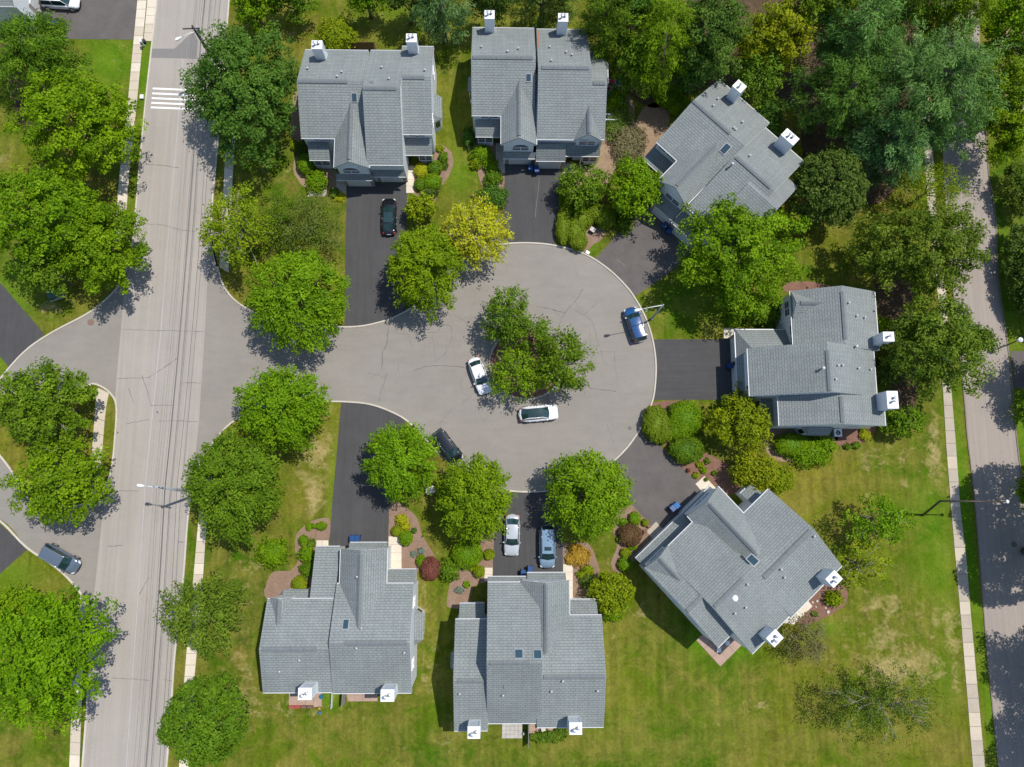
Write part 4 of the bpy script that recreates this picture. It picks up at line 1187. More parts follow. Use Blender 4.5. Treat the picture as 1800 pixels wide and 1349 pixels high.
# ---- house at the lower left
h = House('townhouse', 'grey-roofed double house, lower left, with a sunlit white side wall', 0.0, (600, 1100))
W = h.gable((462, 1218), (585, 1200), (530, 1053), ridge=(510, 1142), ventr=(.04, .82))
E = h.gable((585, 1219), (726, 1100), (700, 1026), ridge=(660, 1131), ventr=(.2, .96))
X = h.gable((598, 1000), (680, 1000), (640, 965), ridge=(629, 1030), axis='y', v0=E['vm'] + .3, ventr=(.05, .95))
d0 = h.L(473, 1052); D = h.gable((473, 1090), (512, 1090), (490, 1051), axis='y', hr=6.35, v1=d0.y + .06, v0=d0.y - 3.2, ventr=(.1, .95), gut='')
h.shed((555, 961), (598, 961), None, 3.6, 5.3, depth=-(h.L(570, 961, 3.6).y - h.L(570, 1052, 5.3).y), name='side_roof')
g = h.shed((615, 954), (681, 954), (650, 967), 2.65, 3.4, wall=False, name='garage_roof')
h.garage_door(X, 'b', 645, 955, 2.6)
g = h.shed((681, 1001), (732, 1001), (700, 1027), 2.8, 4.1)
h.bay(E, 'r', 0, 1105, 3.6, .8); h.window(E, 'r', 0, 1060, 4.3, 1.1, 1.2); h.window(E, 'r', 0, 1170, 4.3, 1.1, 1.2); h.window(W, 'l', 0, 1100, 4.3, 1.1, 1.2); h.window(W, 'l', 0, 1180, 4.3, 1.1, 1.2)
h.window(E, 'f', 655, 1219, 4.3, 1.3, 1.2); h.door(E, 'f', 625, 1219, 1.7, 2.1, True); h.window(W, 'f', 500, 1219, 4.3, 1.3, 1.2); h.door(W, 'f', 525, 1219, 1.7, 2.1, True)
c0 = h.L(490, 1047, 2.9); c1 = h.L(548, 1047, 2.9)
h.bay(W, 'b', 522, 1046, 3.8, .75, h1=2.7)
h.chimney(536, 1220, hc=8.3, w=1.25, d=1.05); h.chimney(681, 1223, hc=8.3, w=1.25, d=1.05)
for q in ((636, 1104), (627, 1139), (527, 1160), (492, 1180), (711, 1147), (532, 1208), (628, 1014)): h.pipe(*q, 6.9)
h.skylight(608, 1098, E, .55, .95)

# ---- house at the bottom middle
h = House('townhouse', 'large grey-roofed double house with two cars before its garages, bottom middle', 0.0, (930, 1150))
W = h.gable((798, 1285), (858, 1200), (820, 1089), ridge=(825, 1197), ventr=(.12, .98))
Cm = h.gable((856, 1272), (948, 1200), (890, 1024), ridge=(890, 1166), ventr=(.05, .78))
X = h.gable((914, 1060), (1001, 1060), (960, 1021), ridge=(962, 1100), axis='y', v0=Cm['vm'] + .2, ventr=(.02, .98))
E = h.gable((944, 1279), (1059, 1150), (1030, 1082), ridge=(1010, 1190), ventr=(.08, .98))
g = h.shed((926.5, 1007), (994, 1007), (960, 1022), 2.65, 3.5, wall=False, name='garage_roof')
g2 = h.shed((857, 1014), (925, 1014), (890, 1026), 2.65, 3.4, wall=False, name='garage_roof')
h.garage_door(X, 'b', 960, 1010, 2.6); h.garage_door(Cm, 'b', 890, 1015, 2.6)
h.shed((1002, 1054), (1048, 1054), (1020, 1083), 2.8, 4.1); h.shed((808, 1061), (852, 1061), (830, 1090), 2.8, 4.1)
h.window(E, 'r', 0, 1150, 4.3, 1.1, 1.2); h.window(W, 'l', 0, 1150, 4.3, 1.1, 1.2); h.bay(W, 'l', 0, 1165, 2.4, .5)
h.window(E, 'f', 1035, 1279, 4.3, 1.3, 1.2); h.door(Cm, 'f', 900, 1272, 1.7, 2.1, True); h.door(E, 'f', 955, 1272, 1.7, 2.1, True); h.window(W, 'f', 815, 1285, 4.3, 1.3, 1.2)
h.skylight(912, 1150, Cm, .75, .85); h.skylight(945, 1151, Cm, .75, .85)
h.chimney(833, 1288, hc=8.3, w=1.15, d=1.05); h.chimney(1012, 1281, hc=8.3, w=1.15, d=1.05)
for q in ((808, 1219), (884, 1222), (989, 1197), (969, 1215), (1050, 1214)): h.pipe(*q, 6.9)
h.boxvent(889, 1207, 7.6)

# ---- house at the lower right, turned 45 degrees; its front looks to the upper left
a = P(1258, 1065, 8); b = P(1321, 1003, 8); c_ = P(1355, 1003, 8); d_ = P(1427, 930, 8)
phi7 = (math.atan2(b.y - a.y, b.x - a.x) + math.atan2(d_.y - c_.y, d_.x - c_.x)) / 2
h = House('townhouse', 'grey-roofed double house turned diagonally at the lower right with a round white roof dome', phi7, (1300, 1000))
pu = (h.L(1349, 1033, 7.6).x + h.L(1383, 1074, 5.8).x) / 2
W = h.gable((1322, 1150), (1383, 1074), (1219, 917), ridge=(1290, 1034), u1=pu, ventr=(.03, .75))
E = h.gable((1480, 995), (1480, 995), (1349, 862), ridge=(1391, 966), u0=pu, u1=h.L(1480, 995).x, v0=h.L(1480, 995).y, ventr=(.05, .95))
X = h.gable((1208, 907), (1262, 855), (1262, 855), ridge=(1300, 937), axis='y', v0=W['vm'] + .3, v1=h.L(1230, 886).y, ventr=(.05, .95))
D = h.gable((1139, 1003), (1177, 962), (1177, 962), axis='y', hr=6.6, v1=W['v1'] + .08, v0=W['v1'] - 3.6, ventr=(.1, .95))
h.shed((1119, 984), (1246, 853), None, 2.7, 4.3, depth=-2.7, wspan=(0.0, 1.0), name='front_roof')
h.window(X, 'b', 1236, 880, 4.4, 2.0, .9, 'double'); h.window(D, 'b', 1158, 980, 4.6, 2.0, .9, 'double')
w0 = h.L(1137, 1003, 5.4)
S2 = h.gable((1266, 1135), (1288, 1116), (1210, 1072), u0=w0.x, u1=W['u0'] + .35, v0=h.L(1266, 1135, 5.4).y, v1=W['v1'] - .01, ridge=(1220, 1062), axis='x', ventr=(.02, .9))
h.window(S2, 'l', 1225, 1090, 4.2, 1.1, 1.2); h.window(S2, 'l', 1190, 1050, 4.2, 1.1, 1.2)
h.shed((1290, 856), (1330, 862), None, 2.8, 4.0, depth=-2.2)
h.window(E, 'r', 1420, 900, 4.3, 1.1, 1.2); h.door(E, 'f', 1395, 1080, 1.7, 2.1, True); h.window(W, 'f', 1345, 1135, 4.3, 1.3, 1.2)
h.chimney(1466, 1018, hc=8.3, w=1.25, d=1.1); h.chimney(1362, 1122, hc=8.3, w=1.25, d=1.1)
for q in ((1313, 1027), (1310, 1068), (1291, 1078), (1372, 1001), (1378, 1015), (1430, 943)): h.pipe(*q, 6.9)
p = h.L(1292, 1052, 8.0)
MB().lathe(p.x, p.y, [(.34, 7.0), (.34, 7.9), (.36, 7.95), (.33, 8.05), (.2, 8.14), (.05, 8.17)], 20).build('roof_dome', M['white'], h.root, True)
h.skylight(1323, 985, W, .75, 1.0)

# ---- the corner of one more house at the top left edge
h = House('neighbour_house', 'corner of a grey house with white trim at the top left corner of the picture', 0.0, (-20, -20), group=None)
N = h.gable((-80, 10), (24, 10), (-20, -90), he=5.0, vent=False, hr=7.4)
g = h.shed((-60, 24), (30, 24), None, 2.7, 3.4, depth=1.5, wall=False, name='garage_roof'); h.garage_door(N, 'f', 10, 24, 2.4); h.garage_door(N, 'r', 30, 0, 2.4)

# ================================================================== PLANTS
def quads_mesh(name, P4, tint, mat, parent, extra=None):
    """P4: (n,4,3) leaf quads"""
    n = len(P4)
    co = P4.reshape(-1, 3).astype(np.float32)
    me = bpy.data.meshes.new(name)
    me.vertices.add(n * 4); me.vertices.foreach_set('co', co.ravel())
    me.loops.add(n * 4); me.loops.foreach_set('vertex_index', np.arange(n * 4, dtype=np.int32))
    me.polygons.add(n); me.polygons.foreach_set('loop_start', np.arange(0, n * 4, 4, dtype=np.int32))
    me.polygons.foreach_set('loop_total', np.full(n, 4, dtype=np.int32))
    me.update(calc_edges=True)
    a = me.attributes.new('tint', 'FLOAT', 'FACE'); a.data.foreach_set('value', np.clip(tint, 0, 1).astype(np.float32))
    me.materials.append(mat)
    o = bpy.data.objects.new(name, me)
    return link(o, parent)


def make_leaves(c, nrm, size, aspect, rng, along=None, spread=0.6):
    """rhombic leaf sprays at centres c with mean normals nrm"""
    n = len(c)
    nn = nrm + rng.normal(0, spread, (n, 3)); nn /= np.linalg.norm(nn, axis=1, keepdims=True) + 1e-9
    a = rng.normal(0, 1, (n, 3)) if along is None else along + rng.normal(0, .45, (n, 3))
    a -= nn * np.sum(a * nn, 1, keepdims=True); a /= np.linalg.norm(a, axis=1, keepdims=True) + 1e-9
    b = np.cross(nn, a)
    s = (size * rng.uniform(.65, 1.35, n))[:, None]
    return np.stack([c - a * s * .5, c + b * s * aspect * .5 + a * s * .05, c + a * s * .5, c - b * s * aspect * .5 + a * s * .05], 1)


def crown_mesh(rx, ry, z0, z1, style, rng, dens=1.0):
    """leaves of one crown round the origin; z0 lowest leaves, z1 top"""
    S = dict(STY[style]); zc = z0 + (z1 - z0) * S['eq']; up = z1 - zc; dn = zc - z0
    r = (rx + ry) / 2
    area = 2 * PI * r * (r * .75 + up * .45)
    cr = S['cr']
    n = int(area / (cr * cr * 1.55) * dens * S['n'])
    ph = rng.uniform(0, 2 * PI, 14)
    # golden-angle directions over the dome, jittered
    k = np.arange(n) + rng.uniform(-.4, .4, n)
    th = k * 2.399963 + rng.normal(0, .12, n)
    w = 1 - np.clip((k + .5) / n, 0, 1) * S['wrap'] + rng.normal(0, .03, n)
    w = np.clip(w, -.55, 1)
    sn = np.sqrt(np.clip(1 - w * w, 0, 1))
    # lobed outline: a few big limbs and many small ones
    lob = (S['lobe'] * (.5 * np.sin(3 * th + ph[0]) + .45 * np.sin(5 * th + ph[1] + 2 * w) + .35 * np.sin(8 * th + ph[2] + 3 * w) + .3 * np.sin(13 * th + ph[3] + 5 * w))
           + S['lobe'] * .6 * np.sin(6 * w + 2 * th + ph[4]) * np.sin(4 * th - 5 * w + ph[5]))
    rad = 1 + lob + rng.normal(0, S['jit'], n)
    tip = np.stack([sn * np.cos(th) * rx * rad, sn * np.sin(th) * ry * rad, np.where(w > 0, w * up * (rad * .5 + .5), w * dn)], 1)
    if S.get('gap', 0) > 0:       # holes that let the ground and the lower branches show
        g = np.sin(th * 4 + ph[6] + w * 3) * np.sin(w * 7 + ph[7] + th) + rng.normal(0, .25, n)
        tip = tip[g > -1 + S['gap'] * 1.1]
        n = len(tip)
    # inner layer so that the crown is not a shell
    ni = int(n * S['inner'])
    idx = rng.integers(0, n, ni)
    inner = tip[idx] * rng.uniform(.45, .85, (ni, 1)) + rng.normal(0, cr * .3, (ni, 3))
    tips = np.concatenate([tip, inner]); core = np.concatenate([np.zeros(n), np.ones(ni)])
    out = tips / np.array([rx, ry, max(up, dn)]); out /= np.linalg.norm(out, axis=1, keepdims=True) + 1e-9
    m = S['m']
    nt_ = len(tips)
    ctint = rng.normal(S['tm'], S['tv'], nt_)
    sz = cr * rng.uniform(.75, 1.25, nt_)
    # leaf positions inside each clump: a flattened cushion pulled outwards and drooping
    rep = np.repeat(np.arange(nt_), m)
    q = rng.normal(0, 1, (nt_ * m, 3)); q /= np.linalg.norm(q, axis=1, keepdims=True); q *= rng.uniform(.35, 1, (nt_ * m, 1)) ** .6
    q[:, 2] *= S['flat']
    o = out[rep]; h = o.copy(); h[:, 2] = 0; h /= np.linalg.norm(h, axis=1, keepdims=True) + .15
    ext = rng.uniform(-.6, 1.0, (nt_ * m, 1)) * S['stretch']
    pos = tips[rep] + (q + h * ext) * sz[rep][:, None]
    pos[:, 2] -= (np.clip(ext[:, 0], 0, 1) ** 2) * S['droop'] * sz[rep] + 0
    pos[:, 2] += zc
    nrm = q * .6 + o * .35 + np.array([0, 0, S['upn']])
    along = (h * .8 + q * .4) if S['radial'] else None
    L = make_leaves(pos, nrm, S['leaf'], S['asp'], rng, along, S['spread'])
    tint = ctint[rep] + rng.normal(0, .13, nt_ * m)
    return L, tint, tip + np.array([0, 0, zc])


STY = {
    # cr clump radius, m leaves per clump, leaf size/aspect
    'maple': dict(eq=.38, cr=.62, n=1.05, m=48, wrap=1.22, lobe=.11, jit=.09, inner=.4, flat=.45, stretch=1.0, droop=.75, upn=.5, leaf=.33, asp=.48, radial=True, spread=.42, tm=.5, tv=.2),
    'dense': dict(eq=.35, cr=.52, n=1.0, m=30, wrap=1.25, lobe=.05, jit=.035, inner=.4, flat=.6, stretch=.6, droop=.4, upn=.6, leaf=.30, asp=.6, radial=False, spread=.55, tm=.5, tv=.2),
    'oak': dict(eq=.40, cr=.74, n=.9, m=62, wrap=1.2, lobe=.15, jit=.12, inner=.6, flat=.5, stretch=.5, droop=.3, upn=.45, leaf=.31, asp=.6, radial=False, spread=.48, tm=.5, tv=.22),
    'loose': dict(eq=.40, cr=.60, n=.72, m=28, wrap=1.15, lobe=.16, jit=.10, inner=.5, flat=.55, stretch=.9, droop=.2, upn=.55, leaf=.30, asp=.55, radial=True, spread=.6, tm=.5, tv=.25, gap=.12),
    'feather': dict(eq=.42, cr=.62, n=.8, m=42, wrap=1.15, lobe=.16, jit=.12, inner=.6, flat=.6, stretch=.8, droop=.2, upn=.5, leaf=.20, asp=.5, radial=True, spread=.8, tm=.5, tv=.2, gap=.15),
    'spars': dict(eq=.45, cr=.55, n=.5, m=22, wrap=1.1, lobe=.2, jit=.16, inner=.5, flat=.6, stretch=.9, droop=.2, upn=.5, leaf=.22, asp=.5, radial=True, spread=.8, tm=.5, tv=.25, gap=.45),
    'pine': dict(eq=.30, cr=.80, n=.72, m=84, wrap=1.12, lobe=.15, jit=.17, inner=.6, flat=.5, stretch=1.0, droop=-.1, upn=.4, leaf=.46, asp=.24, radial=True, spread=.5, tm=.5, tv=.22),
    'spruce': dict(eq=.12, cr=.62, n=.8, m=56, wrap=1.0, lobe=.14, jit=.14, inner=.5, flat=.5, stretch=1.3, droop=.5, upn=.5, leaf=.40, asp=.24, radial=True, spread=.6, tm=.5, tv=.2),
}
G_BRIGHT = ((0.072, 0.152, 0.002), (0.215, 0.350, 0.006))
G_YEL = ((0.110, 0.168, 0.003), (0.290, 0.350, 0.008))
G_CLIP = ((0.105, 0.165, 0.006), (0.215, 0.285, 0.016))
G_YELLOW = ((0.26, 0.29, 0.006), (0.48, 0.48, 0.02))
G_MID = ((0.052, 0.115, 0.004), (0.168, 0.270, 0.012))
G_DEEP = ((0.035, 0.098, 0.009), (0.120, 0.230, 0.026))
G_DARK = ((0.038, 0.080, 0.009), (0.135, 0.195, 0.026))
G_OLIVE = ((0.055, 0.112, 0.006), (0.178, 0.268, 0.020))
G_SAGE = ((0.080, 0.140, 0.014), (0.180, 0.255, 0.040))
G_PINE = ((0.048, 0.112, 0.022), (0.190, 0.325, 0.085))
G_GREY = ((0.13, 0.115, 0.055), (0.24, 0.215, 0.115))
G_RED = ((0.14, 0.045, 0.032), (0.26, 0.10, 0.07))
G_BROWN = ((0.095, 0.055, 0.025), (0.19, 0.115, 0.05))
G_GOLD = ((0.32, 0.20, 0.02), (0.48, 0.32, 0.05))
G_BLUE = ((0.11, 0.16, 0.12), (0.22, 0.28, 0.22))

TREE_N = [0]
def tree(px, py, rpx, rpy, top, style, cols, label, low=None, species='tree', group=None, dens=1.0, trans=.32, bark='bark', twigs=0, name=None, trunkoff=(0, 0), seed=None):
    """crown seen at pixel (px, py) with half sizes rpx, rpy; top in metres"""
    TREE_N[0] += 1
    rng = np.random.default_rng(100 + TREE_N[0] if seed is None else seed); rnd = random.Random(TREE_N[0])
    S = STY[style]; low = top * .22 if low is None else low
    hm = low + (top - low) * S['eq']; hs = hm + (top - hm) * .35
    c = P(px, py, hs)
    rx = (P(px + rpx, py, hs) - P(px - rpx, py, hs)).length / 2; ry = (P(px, py + rpy, hs) - P(px, py - rpy, hs)).length / 2
    root = empty(name or 'tree', (c.x, c.y, 0), 0, label, species, group)
    hj = (rnd.uniform(-.07, .09), rnd.uniform(-.06, .07), rnd.uniform(-.2, .2))
    L, tint, tips = crown_mesh(rx * .82, ry * .82, low, top, style, rng, dens)
    quads_mesh('crown', L, tint, leaf_mat(*[tuple(q * (1 + hj[k_] * s_) for k_, q in enumerate(cc_)) for cc_, s_ in ((cols[0], 1), (cols[1], 1))], trans * .8), root)
    # trunk and limbs
    mat = M[bark]; tr = max(.10, .028 * top) if style not in ('spars',) else .12
    fork = low + (top - low) * (.25 if style not in ('pine', 'spruce') else .9)
    bend = rnd.uniform(-.25, .25), rnd.uniform(-.25, .25)
    mb = MB(); mb.tube([(0, 0, -.05), (bend[0] * .3, bend[1] * .3, fork * .5), (bend[0], bend[1], fork)], [tr * 1.25, tr, tr * .75], 8); mb.build('trunk', mat, root, True)
    nl = 6 if min(rx, ry) > 3 else 4
    order = sorted(range(len(tips)), key=lambda i: rnd.random())
    pick = []
    for i in order:
        t = tips[i]; a = math.atan2(t[1], t[0])
        if all(abs((a - b + PI) % (2 * PI) - PI) > 2 * PI / nl * .55 for b in pick):
            pick.append(a)
            s_ = rnd.uniform(.1, .9) * (fork - low) if style in ('pine', 'spruce') else rnd.uniform(-.3, .1)
            st = Vector((bend[0], bend[1], fork + s_ - (fork - low) * (.9 if style in ('pine', 'spruce') else 0)))
            en = Vector(t) * .9; en.z = t[2] * .95
            mid = st.lerp(en, .5) + Vector((rnd.uniform(-.3, .3), rnd.uniform(-.3, .3), .35))
            MB().tube([st, mid, en], [tr * .42, tr * .26, tr * .07], 5).build('limb', mat, root, True)
        if len(pick) >= nl: break
    if twigs:
        tw = MB(); K = [tips[i] for i in order[:twigs]]
        for t in K:
            st = Vector((bend[0], bend[1], fork)) + Vector((rnd.uniform(-.2, .2), rnd.uniform(-.2, .2), rnd.uniform(-.4, .6)))
            en = Vector(t) * rnd.uniform(.95, 1.04); en.z = t[2] * 1.02 + .1
            m1 = st.lerp(en, .4) + Vector((rnd.uniform(-.7, .7), rnd.uniform(-.7, .7), .45)); st = st.lerp(m1, rnd.uniform(0, .5))
            m2 = st.lerp(en, .72) + Vector((rnd.uniform(-.3, .3), rnd.uniform(-.3, .3), .3))
            tw.tube([st, m1, m2, en], [.035, .026, .018, .008], 4)
            for _ in range(2):
                e2 = en + Vector((rnd.uniform(-.7, .7), rnd.uniform(-.7, .7), rnd.uniform(-.2, .3)))
                tw.tube([m2, e2], [.018, .008], 3)
        o = tw.build('twigs', M['bark_l'], root, True); o['kind'] = 'stuff'
    return root


def shrub(lobes, label, cols=G_BRIGHT, clip=False, cat='shrub', name='shrub', group=None, leaf=None, trans=.28):
    """lobes: (px, py, rpx, rpy, height). clipped shrubs keep a tight skin, loose ones a ragged one"""
    TREE_N[0] += 1
    rng = np.random.default_rng(900 + TREE_N[0])
    px, py, rpx, rpy, hh = lobes[0]
    c0 = P(px, py, hh * .5)
    root = empty(name, (c0.x, c0.y, 0), 0, label, cat, group)
    LL = []; TT = []; core = MB()
    for px, py, rpx, rpy, hh in lobes:
        c = P(px, py, hh * .55); ox, oy = c.x - c0.x, c.y - c0.y
        rx = (P(px + rpx, py) - P(px - rpx, py)).length / 2; ry = (P(px, py + rpy) - P(px, py - rpy)).length / 2
        r = (rx + ry) / 2
        lf = leaf or (.105 if clip else .17)
        lf = max(lf, .07)
        n = int((2 * PI * r * r + PI * 2 * r * hh * .5) / (lf * lf) * (1.5 if clip else 1.5)) + 60
        n = min(n, 14000)
        k = rng.uniform(0, 1, n); th = rng.uniform(0, 2 * PI, n)
        w = 1 - k * 1.35; w = np.clip(w, -.9, 1)
        sn = np.sqrt(np.clip(1 - w * w, 0, 1))
        if clip: sn = sn ** .62
        ph = rng.uniform(0, 6.28, 6)
        am = .05 if clip else .14
        bump = 1 + am * (np.sin(5 * th + ph[0] + 3 * w) + .8 * np.sin(9 * th + ph[1] - 5 * w) + .7 * np.sin(15 * th + 9 * w + ph[2])) + rng.normal(0, .03 if clip else .10, n)
        zc = hh * .42; up = hh - zc
        x = sn * np.cos(th) * rx * bump; y = sn * np.sin(th) * ry * bump; z = zc + np.where(w > 0, w * up * (.9 + .1 * bump), w * zc)
        nr = np.stack([sn * np.cos(th) / rx, sn * np.sin(th) / ry, w / up], 1); nr /= np.linalg.norm(nr, axis=1, keepdims=True)
        pos = np.stack([x + ox, y + oy, z], 1)
        LL.append(make_leaves(pos, nr * (1.0 if clip else .8) + np.array([0, 0, .3]), lf * 1.6, .55, rng, None, .5 if clip else .6))
        patch = .5 + .22 * np.sin(2.1 * pos[:, 0] + ph[3]) * np.cos(2.6 * pos[:, 1] + ph[4])
        TT.append(patch + rng.normal(0, .2, n))
        prof = [(1, 0.02)] + [(math.cos(a) ** (.62 if clip else 1), (hh * .42 if i else 0) + (hh * .52) * math.sin(a)) for i, a in enumerate((0, .35, .75, 1.15, 1.5))][1:]
        core.lathe(ox, oy, [(.86 * q, zz * .93) for q, zz in [(1, .02), (1.0, hh * .4)] + prof[1:]], 12, rx, ry)
    co = core.build('inner_leaves', leaf_mat(cols[0], cols[0], 0.0), root, True)
    quads_mesh('foliage', np.concatenate(LL), np.concatenate(TT), leaf_mat(cols[0], cols[1], trans), root)
    return root


def flower(px, py, r, label, cols=G_YELLOW, h=.4, leaf=.1, name='flowering_plant', cat='plant', group=None):
    return shrub([(px, py, r, r * .9, h)], label, cols, False, cat, name, group, leaf)

# ---- street trees and garden trees (crown centre, half sizes in pixels, height, kind)
T = tree
T(58, 92, 90, 66, 9, 'pine', G_MID, 'dark green feathery conifer over the two parked cars at the top left corner', group='left street trees')
T(126, 212, 104, 94, 12, 'oak', G_BRIGHT, 'big bright green tree beside the pavement left of the pedestrian crossing')
T(70, 375, 100, 88, 12, 'oak', G_BRIGHT, 'bright green tree at the left edge above the green utility box')
T(180, 430, 72, 80, 10, 'oak', G_BRIGHT, 'green tree overhanging the left kerb of the main road above the side road mouth')
T(72, 470, 46, 40, 8, 'oak', G_MID, 'small green tree at the left edge just above the green utility box')
T(72, 712, 84, 76, 9.5, 'oak', G_MID, 'upper tree on the grass island between road and loop, with pale bare twigs', twigs=26)
T(100, 848, 82, 76, 9.5, 'oak', G_BRIGHT, 'lower tree on the grass island between road and loop, with a white branched twig cluster', twigs=26)
T(74, 1160, 106, 124, 13, 'oak', G_BRIGHT, 'very large bright green tree at the lower left, overhanging the main road')
T(10, 1075, 46, 40, 8, 'oak', G_BRIGHT, 'small green tree at the left edge just above the largest lower left tree')
T(428, 148, 90, 122, 13, 'oak', G_DEEP, 'tall dark green tree right of the pedestrian crossing', dens=1.0)
T(352, 162, 28, 50, 8.5, 'loose', G_DEEP, 'thin dark green side limbs of a tree reaching over the pedestrian crossing', dens=1.1)
T(442, 4, 32, 36, 8, 'oak', G_BRIGHT, 'bright green tree at the top edge right of the main road', low=.8)
T(505, -12, 40, 26, 8, 'oak', G_MID, 'green tree cut off by the top edge above the left house', low=.6)
T(412, 398, 62, 72, 9, 'loose', G_YEL, 'yellow green thin tree with bare grey branches beside the main road', twigs=40, dens=1.15)
T(538, 392, 74, 60, 5.5, 'feather', G_SAGE, 'soft pale green low tree left of the driveway with the black sedan')
T(490, 375, 34, 46, 6, 'feather', G_MID, 'small mid green feathery tree between the yellow green tree and the soft pale green tree')
T(519, 522, 92, 88, 10, 'maple', G_BRIGHT, 'big round bright green tree at the north corner of the side street')
T(490, 714, 80, 72, 10, 'maple', G_BRIGHT, 'round bright green tree at the south corner of the side street')
T(405, 852, 82, 100, 11, 'maple', G_MID, 'dark green tree over the street lamp pole beside the main road')
T(350, 1082, 72, 74, 8, 'loose', G_OLIVE, 'olive green tree over the right pavement of the main road, lower half', dens=1.25)
T(352, 1272, 82, 84, 9, 'dense', G_MID, 'green tree at the bottom edge right of the main road')
T(745, 468, 66, 78, 9, 'maple', G_BRIGHT, 'bright green tree at the kerb below the black sedan driveway')
T(836, 406, 66, 58, 7, 'loose', G_YELLOW, 'bright yellow tree with white bare branches at the top of the circle', twigs=60, dens=1.2, bark='bark_l')
T(738, 362, 26, 24, 4, 'dense', G_YEL, 'small yellow green round tree between the black sedan and the yellow tree')
T(704, 810, 66, 68, 8.5, 'maple', G_BRIGHT, 'bright green tree touching the dark parked car at the lower left of the circle')
T(834, 876, 66, 76, 9, 'maple', G_BRIGHT, 'bright green tree left of the driveway with two cars, at the bottom of the circle')
T(1034, 868, 76, 80, 9, 'maple', G_BRIGHT, 'bright green tree right of the driveway with two cars, at the bottom of the circle')
T(892, 556, 42, 52, 7.5, 'loose', G_MID, 'upper left tree on the planted island of the circle', dens=1.55, group='trees on the circle island')
T(909, 655, 50, 46, 6.5, 'loose', G_BRIGHT, 'brighter green lower left tree on the planted island beside the two white cars', dens=1.35, twigs=12, group='trees on the circle island')
T(990, 635, 52, 56, 7.5, 'loose', G_MID, 'right hand tree on the planted island of the circle', dens=1.55, group='trees on the circle island')
T(935, 590, 40, 32, 6, 'loose', G_MID, 'small middle tree on the planted island of the circle', dens=1.5, group='trees on the circle island')
T(1120, 328, 42, 56, 7, 'oak', G_BRIGHT, 'bright green tree left of the blue bins at the diagonal upper right house')
T(1024, 325, 44, 34, 5, 'oak', G_MID, 'broad low green tree beside the driveway of the top house')
T(1310, 442, 112, 102, 11, 'oak', G_BRIGHT, 'large bright green tree in front of the diagonal upper right house')
T(1463, 326, 70, 74, 9, 'dense', G_DARK, 'dense dark olive tree right of the diagonal upper right house')
T(1642, 330, 62, 46, 8, 'feather', G_YEL, 'thin feathery yellow green tree over the right pavement near the top')
T(1630, 432, 118, 78, 11, 'oak', G_OLIVE, 'wide olive green tree reaching over the back road, upper of two')
T(1654, 606, 88, 90, 11, 'oak', G_OLIVE, 'wide olive green tree reaching over the back road behind the right house, lower of two')
T(1700, 598, 52, 22, 8, 'oak', G_DARK, 'low dark limb spread of a tree over the middle of the back road')
T(1592, 742, 36, 26, 4, 'dense', G_MID, 'small round dark green tree at the back corner of the right house')
T(1306, 742, 56, 52, 5.5, 'oak', G_YEL, 'golden green tree in front of the right house')
T(1328, 828, 44, 34, 4.5, 'dense', G_YEL, 'small golden green tree above the lower right house', twigs=0)
T(1548, 915, 62, 42, 7, 'loose', G_BRIGHT, 'thin light green tree on the lawn behind the lower right house', dens=.85, twigs=8)
T(1520, 990, 46, 44, 6, 'loose', G_YEL, 'very thin yellow green tree on the lawn behind the lower right house', dens=.6, twigs=10)
T(1420, 1125, 38, 42, 4.5, 'feather', G_GREY, 'greyish brown shrub-like tree beside the chimney of the lower right house', dens=1.1)
T(1560, 1240, 108, 72, 7, 'feather', G_OLIVE, 'nearly bare tree with fine grey branches on the right hand lawn', twigs=30, dens=.85, bark='bark')
T(1075, 1043, 42, 38, 4, 'dense', G_YEL, 'round golden green tree at the corner of the bottom middle house')

# woodland at the top right
T(1064, 44, 46, 54, 13, 'spruce', G_MID, 'dark green tree right behind the top house')
T(1104, 8, 56, 42, 13, 'oak', G_DEEP, 'dark green woodland tree at the top edge right of the top house')
T(1160, 78, 66, 74, 13, 'spruce', G_BRIGHT, 'bright green layered tree at the top between the two upper right houses')
T(1122, 104, 34, 34, 10, 'oak', G_MID, 'green woodland tree in front of the bright green layered tree')
T(1250, 55, 60, 72, 14, 'oak', G_DEEP, 'dark bluish green woodland tree left of the yellow green one at the top')
T(1225, 118, 36, 34, 9, 'oak', G_DEEP, 'small dark green woodland tree above the diagonal house')
T(1362, 66, 74, 46, 12, 'oak', G_YEL, 'yellow green woodland tree with a flat crown at the top')
T(1336, 126, 44, 46, 9, 'loose', G_OLIVE, 'olive woodland tree above the chimneys of the diagonal house', dens=1.4)
T(1440, 12, 70, 42, 14, 'oak', G_MID, 'green woodland tree at the top edge right of the yellow green one')
T(1508, 62, 66, 76, 15, 'pine', G_PINE, 'blue green pine at the top, left of the big spreading pine')
T(1478, 172, 78, 62, 13, 'pine', G_DEEP, 'dark green pine behind the dense dark olive tree')
T(1568, 250, 66, 56, 12, 'pine', G_PINE, 'lower blue green pine below the big spreading pine')
T(1630, 162, 112, 106, 17, 'pine', G_PINE, 'big spreading blue green pine beside the back road at the top right')
T(1600, 10, 60, 40, 14, 'spruce', G_MID, 'green conifer at the top edge left of the back road')
T(1680, 22, 56, 44, 14, 'spruce', G_BRIGHT, 'bright green conifer at the top edge over the back road')
T(775, 14, 48, 32, 11, 'pine', G_PINE, 'pale blue green pine cut off by the top edge between the two top houses', low=1.2)
T(715, -6, 30, 20, 8, 'oak', G_DARK, 'dark green tree cut off by the top edge behind the left house', low=.6)
T(955, 2, 60, 24, 12, 'spruce', G_SAGE, 'pale green conifer cut off by the top edge behind the top house', low=.8)
T(862, -10, 40, 20, 10, 'oak', G_DARK, 'dark tree cut off by the top edge behind the first chimney of the top house', low=.8)
